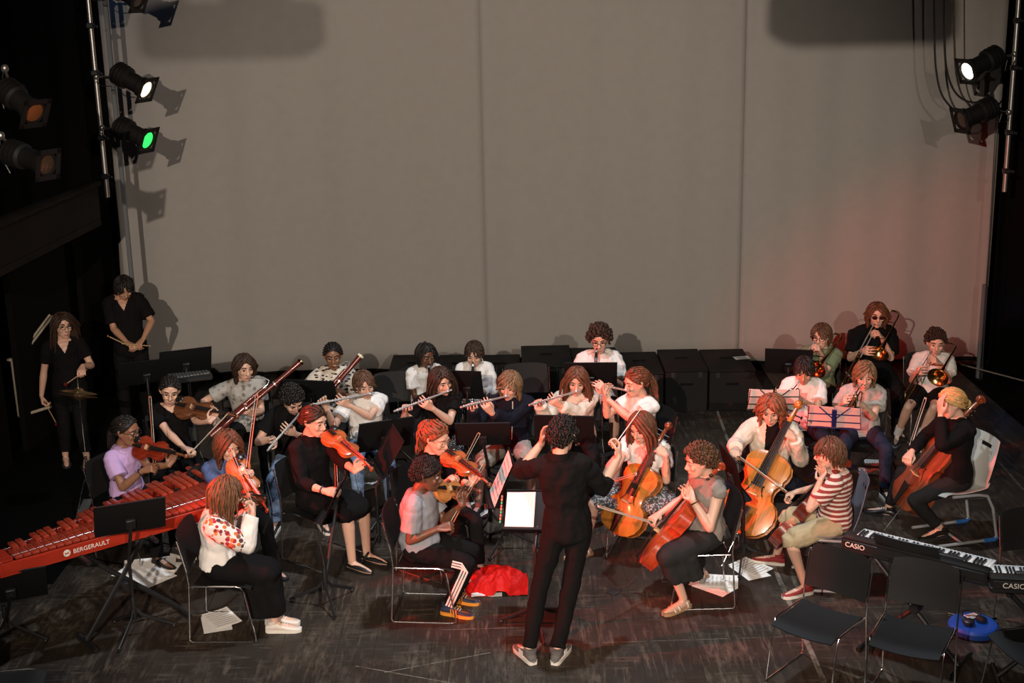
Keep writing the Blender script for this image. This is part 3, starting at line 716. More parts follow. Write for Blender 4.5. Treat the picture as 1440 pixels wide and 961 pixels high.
def clarinet(label, mouth, bell, up, group=None):
    root = empty('clarinet', label=label, cat='clarinet', group=group)
    mb = MB(); mb.lathe([(.005, -.01), (.009, .03), (.0135, .065), (.0135, .085)], (0, 0, 0), (1, 0, 0), 12); mb.build('mouthpiece', EBONY, root)
    mb = MB(); mb.lathe([(.0155, .03), (.0155, .055)], (0, 0, 0), (1, 0, 0), 12, caps=True); mb.build('ligature', SILVER, root)
    mb = MB(); mb.lathe([(.014, .085), (.0165, .09), (.0165, .14), (.0135, .145), (.0135, .36), (.0165, .365), (.0165, .385), (.014, .39), (.0145, .56)], (0, 0, 0), (1, 0, 0), 14); mb.build('body_joints', EBONY, root)
    mb = MB(); mb.lathe([(.0165, .555), (.018, .59), (.024, .63), (.035, .655), (.039, .665), (.034, .662), (.02, .63)], (0, 0, 0), (1, 0, 0), 16); mb.build('bell', EBONY, root)
    for xr in (.145, .37, .545, .655):
        mb = MB(); mb.lathe([(.0172 if xr < .6 else .0385, 0), (.0172 if xr < .6 else .0385, .006)], (xr, 0, 0), (1, 0, 0), 14); mb.build('ring', SILVER, root)
    keys(root, (.17, .2, .225, .25, .285, .32, .41, .44, .47, .51), 0, .013, .0075, .006, SILVER)
    mb = MB(); mb.tube([V((.16, .015, .004)), V((.34, .015, .004))], .0022, 6); mb.tube([V((.4, -.015, .004)), V((.55, -.016, .004))], .0026, 6); mb.build('key_rods', SILVER, root)
    place(root, mouth, V(bell) - V(mouth), up); return root
def bassoon(label, bottom, top, crook_mouth, white_ring, group=None):
    root = empty('bassoon', label=label, cat='bassoon', group=group)
    L = (V(top) - V(bottom)).length
    red = mat('bassoon_maple', (0.16, 0.022, 0.014), 0.3, coat=.5, pattern=pat_wood((0.075, 0.012, 0.008), 5))
    side = orth(V(crook_mouth) - V(bottom), (V(top) - V(bottom)).normalized())
    mb = MB(); mb.rings([(V((x, 0, .012)), V((0, .028, 0)), V((0, 0, .040))) for x in (0, .02, .40, .42)], 14); mb.build('boot_joint', red, root)
    mb = MB(); mb.lathe([(.026, .40), (.024, .44), (.022, .7), (.021, L - .32)], (0, 0, -.012), (1, 0, 0), 14); mb.build('long_joint', red, root)
    mb = MB(); mb.lathe([(.027, L - .33), (.027, L - .30), (.022, L - .27), (.025, L - .1), (.030, L - .02)], (0, 0, -.012), (1, 0, 0), 16); mb.build('bell_joint', red, root)
    mb = MB(); mb.lathe([(.031, L - .022), (.034, L - .016), (.034, L), (.022, L), (.018, L - .05)], (0, 0, -.012), (1, 0, 0), 18); mb.build('bell_ring', IVORY if white_ring else BRASS, root)
    mb = MB(); mb.lathe([(.012, L - .055), (.012, L - .048)], (0, 0, -.012), (1, 0, 0), 12); mb.build('bore', EBONY, root)
    for xr in (.41, L - .335):
        mb = MB(); mb.lathe([(.0285, 0), (.0285, .012)], (xr, 0, -.012), (1, 0, 0), 14); mb.build('metal_band', SILVER, root)
    keys(root, [.1, .16, .22, .3, .5, .58, .66, .74, .82], .026, .0, .011, .012, SILVER)
    mb = MB()
    for i in range(4): mb.tube([V((.08 + i * .2, .03, -.01 + .008 * (i % 2))), V((.24 + i * .2, .03, -.01 + .008 * (i % 2)))], .003, 6)
    mb.build('key_rods', SILVER, root)
    place(root, bottom, V(top) - V(bottom), side)
    inv = root.matrix_world.inverted(); mth = inv @ V(crook_mouth); xw = min(.92, max(.6, mth.x + .03)); s = V((xw, .006, .034))
    mb = MB(); mb.lathe([(.018, .40), (.017, .55), (.015, xw)], (0, .006, .034), (1, 0, 0), 12); mb.build('wing_joint', red, root)
    mb = MB(); mb.tube([s, s + V((.05, 0, 0)), s + V((.085, 0, .02)), s.lerp(mth, .35) + V((.075, 0, .02)), s.lerp(mth, .7) + V((.03, 0, .0)), mth], [.005, .005, .0045, .004, .0035, .003], 8); mb.build('crook', SILVER, root)
    mb = MB(); mb.tube([mth, mth + (mth - s).normalized() * .03], [.004, .007], 8, flat=.4); mb.build('reed', MAPLE, root)
    return root
def arc(c, a, b, r, n=10, t0=-math.pi / 2, t1=math.pi / 2):
    return [V(c) + V(a) * math.cos(t0 + (t1 - t0) * i / n) * r + V(b) * math.sin(t0 + (t1 - t0) * i / n) * r for i in range(n + 1)]
def trombone(label, mouth, end, left, group=None):
    root = empty('trombone', label=label, cat='trombone', group=group)
    L = (V(end) - V(mouth)).length
    mb = MB(); mb.lathe([(.013, 0), (.0125, .01), (.006, .035), (.0058, .07)], (-.005, 0, 0), (1, 0, 0), 14); mb.build('mouthpiece', SILVER, root)
    X, Y, Z = V((1, 0, 0)), V((0, 1, 0)), V((0, 0, 1))
    mb = MB(); mb.tube([V((.06, 0, 0)), V((.55, 0, 0))], .0062, 10); mb.tube([V((.06, 0, -.085)), V((.55, 0, -.085))], .0062, 10); mb.build('inner_slide', SILVER, root)
    mb = MB(); mb.tube([V((.42, 0, 0)), V((L - .045, 0, 0))] + arc((L - .045, 0, -.0425), X, -Z, .0425)[1:-1] + [V((L - .045, 0, -.085)), V((.42, 0, -.085))], .0078, 10); mb.tube([V((.45, 0, 0)), V((.45, 0, -.085))], .006, 8); mb.build('outer_slide', BRASS, root)
    mb = MB(); mb.tube([V((.11, 0, 0)), V((.11, 0, -.085))], .006, 8); mb.build('slide_brace', SILVER, root)
    mb = MB(); pts = [V((.08, 0, -.085)), V((-.24, 0, -.085))] + [V((-.24 - .08 * math.sin(t), .08 - .08 * math.cos(t), -.085)) for t in [math.pi * i / 10 for i in range(1, 11)]] + [V((-.1, .16, -.085))]
    mb.tube(pts, .0088, 10); mb.tube([V((-.15, 0, -.085)), V((-.15, .16, -.085))], .005, 8); mb.build('tuning_slide', BRASS, root)
    mb = MB(); mb.lathe([(.009, -.1), (.011, .05), (.016, .14), (.025, .21), (.042, .265), (.068, .30), (.098, .32), (.104, .322), (.1, .319), (.066, .296), (.038, .262), (.02, .2)], (0, .16, -.085), (1, 0, 0), 26); mb.build('bell', BRASS, root)
    mb = MB(); mb.tube([V((.1, 0, -.085)), V((.1, .145, -.085))], .005, 8); mb.build('bell_brace', BRASS, root)
    place(root, mouth, V(end) - V(mouth), V(left).cross(V(end) - V(mouth)) * -1); return root
def trumpet(label, mouth, bell, up, group=None):
    root = empty('trumpet', label=label, cat='trumpet', group=group)
    L = .48
    mb = MB(); mb.lathe([(.0135, 0), (.013, .012), (.006, .03), (.0048, .08)], (-.005, 0, 0), (1, 0, 0), 14); mb.build('mouthpiece', SILVER, root)
    mb = MB(); mb.tube([V((.06, 0, 0)), V((.40, 0, 0))] + [V((.40 + .04 * math.sin(t), 0, -.04 + .04 * math.cos(t))) for t in [math.pi * i / 8 for i in range(1, 9)]] + [V((.27, 0, -.08))], .006, 9); mb.build('leadpipe', BRASS, root)
    mb = MB(); mb.lathe([(.0065, .14), (.008, .28), (.013, .37), (.022, .42), (.04, .455), (.059, .473), (.061, .475), (.057, .471), (.036, .448), (.015, .38)], (0, .03, -.0), (1, 0, 0), 22)
    mb.tube([V((.15, .03, 0)), V((.13, .03, 0))] + [V((.13 - .04 * math.sin(t), .03, -.04 + .04 * math.cos(t))) for t in [math.pi * i / 8 for i in range(1, 9)]] + [V((.2, .03, -.08))], .0066, 9); mb.build('bell', BRASS, root)
    for i in range(3):
        mb = MB(); mb.lathe([(.012, -.10), (.013, -.09), (.013, .01), (.011, .015), (.004, .018), (.004, .035), (.008, .036), (.008, .041)], (.195 + i * .028, .015, 0), (0, 0, 1), 12); mb.build('valve', SILVER if i == 1 else BRASS, root)
    place(root, mouth, V(bell) - V(mouth), up); return root

# ------------------------------------------------------------------ chairs, stands, paper
SHELL = mat('chair_shell_black', (0.0075, 0.0072, 0.0075), 0.62, spec=.22, bump=.15, bscale=400)
PROTO = {}
def chair_proto():
    root = empty('stacking_chair')
    mb = MB(); mb.sheet(lambda u, v: ((u - .5) * .45, .21 - .42 * v, .452 - .018 * math.sin(math.pi * v) * 1.0 - .020 * (1 - (2 * u - 1) ** 2) + (-.035 * max(0, (v - .75) / .25) ** 2)), 8, 10, .009); mb.build('seat', SHELL, root)
    mb = MB(); mb.sheet(lambda u, v: ((u - .5) * (.455 - .03 * v ** 4), .235 + .07 * v + .02 * (1 - (2 * u - 1) ** 2) - .03 * (0 if v > .2 else (.2 - v)), .55 + .30 * v - .02 * (2 * u - 1) ** 4 * (v > .9)), 10, 8, .008); mb.build('backrest', SHELL, root)
    for s in (-1, 1):
        x = s * .238; r = .0062
        mb = MB(); mb.tube([(x, .300, .80), (x, .245, .56), (x, .235, .46), (x * 1.02, .262, .03), (x * 1.02, .25, .008), (x * 1.02, .22, .0065), (x * 1.02, -.20, .0065), (x * 1.02, -.225, .012), (x * 1.01, -.225, .04), (x, -.16, .40), (x, -.14, .435), (x, -.10, .444), (x, .22, .445)], r, 8)
        mb.build('side_frame', CHROME, root)
    mb = MB(); mb.tube([(-.236, -.14, .425), (-.2, -.145, .415), (.2, -.145, .415), (.236, -.14, .425)], .006, 8); mb.tube([(-.236, .21, .43), (.236, .21, .43)], .006, 8); mb.build('cross_bar', CHROME, root)
    return root
def chair(loc, yaw, label, group=None):
    """black shell chair on a chrome sled frame; yaw is the way the sitter looks"""
    if 'c' not in PROTO: PROTO['c'] = r = chair_proto(); PROTO['ck'] = list(r.children)
    else: r = copy_tree(PROTO['c'], None, PROTO['ck'])
    r.location = (loc[0], loc[1], 0); r.rotation_euler = (0, 0, R_(yaw))
    return tag(r, label, 'chair', group)
STANDBLACK = mat('music_stand_black', (0.005, 0.005, 0.0055), 0.6, spec=.25)
PAPER = mat('paper', (0.80, 0.78, 0.74), 0.8); INK = mat('ink', (0.12, 0.11, 0.11), 0.8)
def stand(base, desk, yaw, tilt, label, w=.50, h=.33, group=None, legyaw=0):
    """orchestra stand; yaw is the way the front of the desk looks, tilt how far it leans back from upright"""
    d = V(desk); base = V((base[0], base[1], 0)) if base else V((d.x, d.y, 0)) - hv(yaw) * .04; root = empty('music_stand', base, 0, label, 'music stand', group)
    f = hv(yaw); r = V((f.y, -f.x, 0)); up = (UP * math.cos(R_(tilt)) - f * math.sin(R_(tilt))); n = r.cross(up) if r.cross(up).dot(f) > 0 else up.cross(r)
    rot = Matrix((r, n, up)).transposed(); q = d - base
    mb = MB(); mb.box(q, (w, .004, h), rot, bev=.0015); mb.box(q + up * h * .5 + n * .004, (w, .012, .006), rot); root_d = mb.build('desk', STANDBLACK, root)
    mb = MB(); mb.box(q - up * h * .5 + n * .025, (w, .055, .004), rot); mb.box(q - up * (h * .5 - .01) + n * .052, (w, .004, .02), rot); mb.build('ledge', STANDBLACK, root)
    a = q - n * .03 - up * .05
    mb = MB(); mb.tube([V((0, 0, .17)), V((0, 0, .62)), V((a.x * .2, a.y * .2, .66)) if a.z > .75 else V((0, 0, .5)), a] if a.z > .75 else [V((0, 0, .17)), a], .0135, 10); mb.build('pole', BLACKMETAL, root)
    mb = MB(); mb.lathe([(.017, .12), (.019, .13), (.019, .28), (.015, .3)], (0, 0, 0), UP, 12); mb.build('collar', BLACKMETAL, root)
    mb = MB(); mb.box(q - n * .018 - up * .05, (.07, .03, .09), rot, bev=.004); mb.build('desk_bracket', BLACKMETAL, root)
    for k in range(3):
        t = R_(legyaw + 120 * k); e = V((math.cos(t), math.sin(t), 0))
        mb = MB(); mb.tube([e * .012 + UP * .20, e * .06 + UP * .14, e * .29 + UP * .022], .0135, 8, flat=.6); mb.ball(e * .275 + UP * .016, .016, .016, .015, nu=8, nv=5); mb.build('leg', BLACKMETAL, root)
    return root, q, r, up, n
def sheet_on(st, dx, dz, w, h, label, name='sheet_music', m=None, off=.008, ang=0, lines=True):
    root, q, r, up, n = st; o = V(root.location) + q + r * dx + up * dz + n * off
    c, s_ = math.cos(R_(ang)), math.sin(R_(ang)); rr, uu = r * c + up * s_, up * c - r * s_
    mb = MB(); mb.sheet(lambda u, v: (rr * (u - .5) * w + uu * (v - .5) * h + n * .006 * math.sin(u * 3 + v * 2)), 5, 5, .0012); p = mb.build(name, m or PAPER, None); p.location = o
    tag(p, label, 'sheet music')
    if lines: staves(p, lambda u, v: rr * (u - .5) * w + uu * (v - .5) * h + n * (.006 * math.sin(u * 3 + v * 2) + .0016), w, h)
    return p
def staves(parent, fn, w, h, n=7):
    mb = MB()
    for i in range(n):
        v = .12 + .76 * i / (n - 1)
        for k in range(3):
            vv = v + (k - 1) * .012; a, b = V(fn(.1, vv)), V(fn(.9, vv)); mid = V(fn(.5, vv)); mb.tube([a, mid, b], .0006, 3)
    mb.build('printed_staves', INK, parent)
def floor_paper(c, w, h, rz, label, curl=.01, m=None, n=1, name='sheet_music', group=None):
    """loose pages on the floor; each page of a small fan is a page of the same heap"""
    root = empty(name, (c[0], c[1], 0), R_(rz), label, 'sheet music', group)
    for k in range(n):
        a = R_(k * 17 - 8 * (n - 1)); dx, dy = k * .05 - .025 * (n - 1), (k % 2) * .05
        def fn(u, v, k=k, a=a):
            x, y = (u - .5) * w, (v - .5) * h
            return V((dx + x * math.cos(a) - y * math.sin(a), dy + x * math.sin(a) + y * math.cos(a), .004 + k * .0045 + .0012 * math.sin(4 * v + 3 * u) + curl * .5 * max(0, u - .75) ** 2 * 8 * (k == n - 1)))
        mb = MB(); mb.sheet(fn, 6, 6, .001); p = mb.build('page', m or PAPER, root)
        if k == n - 1 and n < 4: staves(p, lambda u, v: fn(u, v) + UP * .0012, w, h, 8)
    return root
def text_obj(txt, size, name, m, parent, loc, x, n, ext=.001):
    """raised lettering: local text x along x, facing n"""
    cu = bpy.data.curves.new('lettering', 'FONT'); cu.body = txt; cu.size = size; cu.extrude = ext; cu.align_x = 'LEFT'
    t = bpy.data.objects.new('lettering', cu); COL.objects.link(t)
    me = bpy.data.meshes.new_from_object(t.evaluated_get(bpy.context.evaluated_depsgraph_get())); bpy.data.objects.remove(t)
    me.name = name; me.materials.clear(); me.materials.append(m)
    o = bpy.data.objects.new(name, me); COL.objects.link(o); o.parent = parent
    x = V(x).normalized(); n = orth(n, x); y = n.cross(x)
    mw = Matrix((x, y, n)).transposed().to_4x4(); mw.translation = V(loc)
    o.matrix_local = mw
    return o

# ------------------------------------------------------------------ setting
def floor_mat():
    m = bpy.data.materials.new('stage_boards_black'); m.use_nodes = True; nt = m.node_tree; b = nt.nodes['Principled BSDF']; L = nt.links.new
    geo = nt.nodes.new('ShaderNodeNewGeometry')
    def noise_(scale, stretch, detail=5.0, rough=.6, off=(0, 0, 0)):
        mp = nt.nodes.new('ShaderNodeMapping'); mp.inputs['Scale'].default_value = stretch; mp.inputs['Location'].default_value = off; L(geo.outputs['Position'], mp.inputs[0])
        n = nt.nodes.new('ShaderNodeTexNoise'); n.inputs['Scale'].default_value = scale; n.inputs['Detail'].default_value = detail; n.inputs['Roughness'].default_value = rough; L(mp.outputs[0], n.inputs['Vector']); return n.outputs[0]
    def ramp(f, stops):
        r = nt.nodes.new('ShaderNodeValToRGB'); e = r.color_ramp.elements
        while len(e) < len(stops): e.new(.5)
        for q, (p, c) in zip(e, stops): q.position = p; q.color = (c, c, c, 1) if not isinstance(c, tuple) else (*c, 1)
        L(f, r.inputs[0]); return r.outputs[0]
    def math_(op, a, b_=None):
        n = nt.nodes.new('ShaderNodeMath'); n.operation = op
        for i, x in enumerate((a, b_)):
            if x is None: continue
            if isinstance(x, (int, float)): n.inputs[i].default_value = x
            else: L(x, n.inputs[i])
        return n.outputs[0]
    def mixc(f, a, c):
        n = nt.nodes.new('ShaderNodeMixRGB'); L(f, n.inputs[0])
        for i, x in ((1, a), (2, c)):
            if isinstance(x, tuple): n.inputs[i].default_value = (*x, 1)
            else: L(x, n.inputs[i])
        return n.outputs[0]
    base = mixc(ramp(noise_(1.1, (1, 1, 1)), [(.3, 0.), (.7, 1.)]), (.0135, .0095, .0068), (.034, .0245, .0175))
    wear = math_('MULTIPLY', ramp(noise_(2.2, (1, .55, 1), 8, .7, (3, 1, 0)), [(.50, 0.), (.66, 1.)]), ramp(noise_(28, (1, .25, 1), 4, .7), [(.42, 0.), (.62, 1.)]))
    col = mixc(math_('MULTIPLY', wear, .7), base, (.125, .098, .072))
    fine = math_('MULTIPLY', ramp(noise_(26, (1, .10, 1), 4, .65, (1, 7, 0)), [(.52, 0.), (.68, 1.)]), ramp(noise_(1.6, (1, 1, 1), 3, .6, (5, 2, 0)), [(.42, 0.), (.6, 1.)]))
    col = mixc(math_('MULTIPLY', fine, .6), col, (.15, .118, .086))
    fine2 = math_('MULTIPLY', ramp(noise_(26, (.12, 1, 1), 4, .65, (4, 3, 0)), [(.53, 0.), (.68, 1.)]), ramp(noise_(1.9, (1, 1, 1), 3, .6, (8, 4, 0)), [(.42, 0.), (.6, 1.)]))
    col = mixc(math_('MULTIPLY', fine2, .5), col, (.14, .11, .08))
    sep = nt.nodes.new('ShaderNodeSeparateXYZ'); L(geo.outputs['Position'], sep.inputs[0])
    for (x0, y0, x1, y1, wd, st) in ((2.26, 14.423, 2.087, 9.847, 0.014, 0.8), (2.087, 10.145, 2.071, 8.178, 0.02, 0.7), (2.204, 10.002, 2.184, 9.127, 0.012, 0.5), (-1.149, 8.549, -0.438, 8.272, 0.004, 0.8), (-0.94, 8.449, -0.199, 8.704, 0.004, 0.7), (0.468, 8.813, 1.916, 8.847, 0.003, 0.5), (3.335, 11.659, 4.067, 9.91, 0.006, 0.4), (-0.572, 9.069, 0.167, 9.081, 0.003, 0.6), (4.73, 12.335, 4.691, 11.582, 0.012, 0.4)):                        # long scuffs and tape residue across the boards
        dx, dy = x1 - x0, y1 - y0; ln = math.hypot(dx, dy); dx /= ln; dy /= ln
        px, py = math_('SUBTRACT', sep.outputs[0], x0), math_('SUBTRACT', sep.outputs[1], y0)
        dist = math_('ABSOLUTE', math_('SUBTRACT', math_('MULTIPLY', px, dy), math_('MULTIPLY', py, dx)))
        along = math_('ADD', math_('MULTIPLY', px, dx), math_('MULTIPLY', py, dy))
        on = math_('MULTIPLY', math_('LESS_THAN', dist, wd), math_('MULTIPLY', math_('GREATER_THAN', along, 0.), math_('LESS_THAN', along, ln)))
        on = math_('MULTIPLY', on, math_('MULTIPLY', ramp(noise_(9, (1, 1, 1), 6, .7, (x0, y0, 0)), [(.38, 0.), (.55, 1.)]), st))
        col = mixc(on, col, (.26, .235, .19))
    L(col, b.inputs['Base Color'])
    rg = ramp(noise_(3.0, (1, .5, 1), 6, .65, (2, 2, 0)), [(.3, .38), (.7, .62)]); L(rg, b.inputs['Roughness']); b.inputs['Specular IOR Level'].default_value = .35
    bp = nt.nodes.new('ShaderNodeBump'); bp.inputs['Strength'].default_value = .25; bp.inputs['Distance'].default_value = .003; L(noise_(40, (1, .2, 1), 4), bp.inputs['Height']); L(bp.outputs[0], b.inputs['Normal'])
    return m
FLOORM = floor_mat()
DARK = mat('stage_black', (.0045, .004, .0038), .9, spec=.1); DRAPE = mat('black_drape', (.003, .0028, .0028), .95, spec=.05)
mb = MB(); mb.box((.4, 10.2, -.06), (17, 13.6, .08)); fl = mb.build('floor', mat('sub_floor', (.004, .003, .003), .9)); tag(fl, 'worn black wooden stage floor of long boards', None, None, 'structure')
bm_ = None
for ix in range(94):
    for iy in range(3):
        x = -6.0 + ix * .136; y = 4.6 + iy * 4.8 + (ix * 5 % 7) * .68 - 2.4
        if bm_ is None:
            q = MB(); q.box((0, 0, -.011), (.1345, 4.798, .022)); o = q.build('floor_board', FLOORM, fl); bm_ = o.data
        else:
            o = bpy.data.objects.new('floor_board', bm_); COL.objects.link(o); o.parent = fl
        o.location = (x, y, rnd.uniform(-.0005, .0005))
for nm_, x0_, x1_, y0_, y1_ in (('trim_floor_shade_left', -7.0, -3.75, 10.0, 15.7), ('trim_floor_shade_right', 5.35, 8.0, 11.6, 15.7)):  # added dark sheets: the floor's shade at both sides put in as black
    mb = MB(); mb.sheet(lambda u, v: (x0_ + (x1_ - x0_) * u, y0_ + (y1_ - y0_) * v, .004 + .0015 * math.sin(9 * u + 5 * v)), 8, 8, .003); o = mb.build(nm_, mat('unlit_floor_black', (.003, .0028, .0027), .95, spec=.05)); tag(o, 'added dark sheet standing in for unlit floor at the ' + nm_.split('_')[-1], None, None, 'structure')
# back cloth in three widths
CYC = mat('cyclorama_cloth', (.325, .308, .288), .95, var=.025, scale=9.0, bump=.08, bscale=180, spec=.1)
xs = [-4.63, -0.297, 2.769, 5.75]
wb = None
for i in range(3):
    a, b = xs[i], xs[i + 1]
    def fn(u, v, a=a, b=b, i=i):
        x = a + (b - a) * u; z = .07 + 7.0 * v
        fold = .014 * math.sin(x * 5.1 + .6 * math.sin(z * .7)) + .010 * math.sin(x * 11.3 + 1.3 + .3 * math.sin(z * 1.1)) + .012 * math.sin(x * 2.1 + z * .25)
        edge = .005 * (math.exp(-((u) * 30) ** 2) + math.exp(-((1 - u) * 30) ** 2))
        if i == 0: x += .10 * max(0, (2.6 - z) / 2.6) * (1 - u) ** 6 * -1 - .0
        return (x, 15.8 + fold - edge, z)
    mb = MB(); mb.sheet(fn, 46, 24, .006)
    if wb is None: wb = mb.build('wall_back', CYC, None, sharp=0); tag(wb, 'tall grey back cloth hanging behind the orchestra', None, None, 'structure')
    else: mb.build('cloth_panel', CYC, wb, sharp=0)
mb = MB(); mb.tube([(xs[0], 15.8, .06), (xs[3], 15.8, .06)], .022, 8); mb.build('bottom_bar', DARK, wb)
def struct(name, size, c, m, rot=None, bev=0): q = MB(); q.box(c, size, rot, bev=bev); o = q.build(name, m); tag(o, None, None, None, 'structure'); return o
struct('wall_rear', (17, .1, 9), (.4, 16.6, 4.5), DARK)
struct('wall_left', (.1, 14, 9), (-7.2, 9.8, 4.5), DARK); struct('wall_right', (.1, 14, 9), (8.2, 9.8, 4.5), DARK)
# black legs (masking drapes) in soft folds either side
def drape(name, x0, x1, y, z0, z1, label):
    mb = MB(); mb.sheet(lambda u, v: (x0 + (x1 - x0) * u, y + .05 * math.sin(u * abs(x1 - x0) * 14) + .02 * math.sin(u * 31), z0 + (z1 - z0) * v), 60, 4, .008); o = mb.build(name, DRAPE, sharp=0)
    tag(o, label, None, None, 'structure'); return o
drape('wall_left_drape', -7.1, -4.74, 15.3, .02, 8, 'black masking drape left of the back cloth'); drape('wall_right_drape', 5.60, 8.1, 15.2, .02, 8, 'black masking drape right of the back cloth')
# side gallery with its parapet, dark panels under it
A_, B_ = V((-4.379, 11.44, 2.7)), V((-4.242, 13.836, 2.7)); dv = (B_ - A_).normalized(); nl = V((-dv.y, dv.x, 0))
GAL = mat('gallery_brown_black', (.010, .0075, .0055), .8, var=.3, scale=4, spec=.15)
rotg = Matrix((dv, nl, UP)).transposed(); cg = (A_ - dv * .3 + B_) / 2
gl = (B_ - A_).length + .3
g0 = struct('trim_gallery', (gl, .12, .34), cg + nl * .06 - UP * .19, GAL, rotg); g0['label'] = 'dark parapet of the side gallery at left'
q = MB(); q.box(cg + nl * .04 - UP * .0, (gl, .16, .045), rotg, bev=.008); q.build('handrail_cap', GAL, g0)
q = MB(); q.box(cg + nl * .75 - UP * .40, (gl, 1.5, .07), rotg); q.build('gallery_deck', GAL, g0)
for k in range(3):
    p = A_ + dv * (.6 + 1.9 * k) + nl * .8; struct('wall_left_panel', (1.5, .06, 2.2), (p.x, p.y, 1.1), DARK, rotg)
# stage blocks along the back cloth
BLOCK = mat('stage_block_black', (.0065, .0058, .0054), .75, var=.2, scale=5, spec=.25)
for (x0, x1, h, yf, dp, lab) in ((-1.382, -0.857, 0.47, 14.2, 0.8, 'black stage block at the left end of the row, behind the dreadlocked player'), (-0.843, -0.384, 0.473, 14.1, 0.85, 'black stage block behind the boy in the white buttoned shirt'), (-0.376, 0.092, 0.462, 14.1, 0.85, 'black stage block left of the tallest block'), (0.099, 0.661, 0.561, 14.1, 0.85, 'tallest black stage block, left of the curly clarinettist'), (0.668, 1.191, 0.523, 14.1, 0.85, 'black stage block right behind the curly clarinettist'), (1.199, 1.659, 0.46, 14.1, 0.85, 'lowest black stage block, just right of the curly clarinettist'), (1.667, 2.143, 0.483, 14.1, 0.85, 'black stage block second from the right end of the row'), (2.15, 2.666, 0.472, 14.1, 0.85, 'black stage block at the right end, with a white slip on it')):
    r = empty('stage_block', ((x0 + x1) / 2, yf + dp / 2, 0), 0, lab, 'stage block', 'black stage blocks along the back cloth'); wd = x1 - x0 - .012
    q = MB(); q.box((0, 0, h / 2 - .012), (wd, dp, h - .024), bev=.006); q.build('body', BLOCK, r)
    q = MB(); q.box((0, 0, h - .011), (wd + .006, dp + .01, .022), bev=.005); q.build('lid', BLOCK, r)
    for (yy, zz, sz) in ((-dp / 2 - .001, h * .66, (.14, .006, .03)), (dp * .05, h + .0005, (.14, .03, .004))):
        q = MB(); q.tube([V((-sz[0] / 2, yy, zz)), V((sz[0] / 2, yy, zz))], .012, 8, flat=1); q.build('hand_slot', DARK, r)
    for sx in (-1, 1):
        q = MB(); q.box((sx * wd * .32, -dp / 2, h - .06), (.05, .012, .07), bev=.003); q.build('latch', BLACKMETAL, r)
q = floor_paper((2.582, 14.555, 0.53)[:2], .17, .12, 8, 'small white slip of paper on the far right stage block', n=1); q.location.z = h + .001

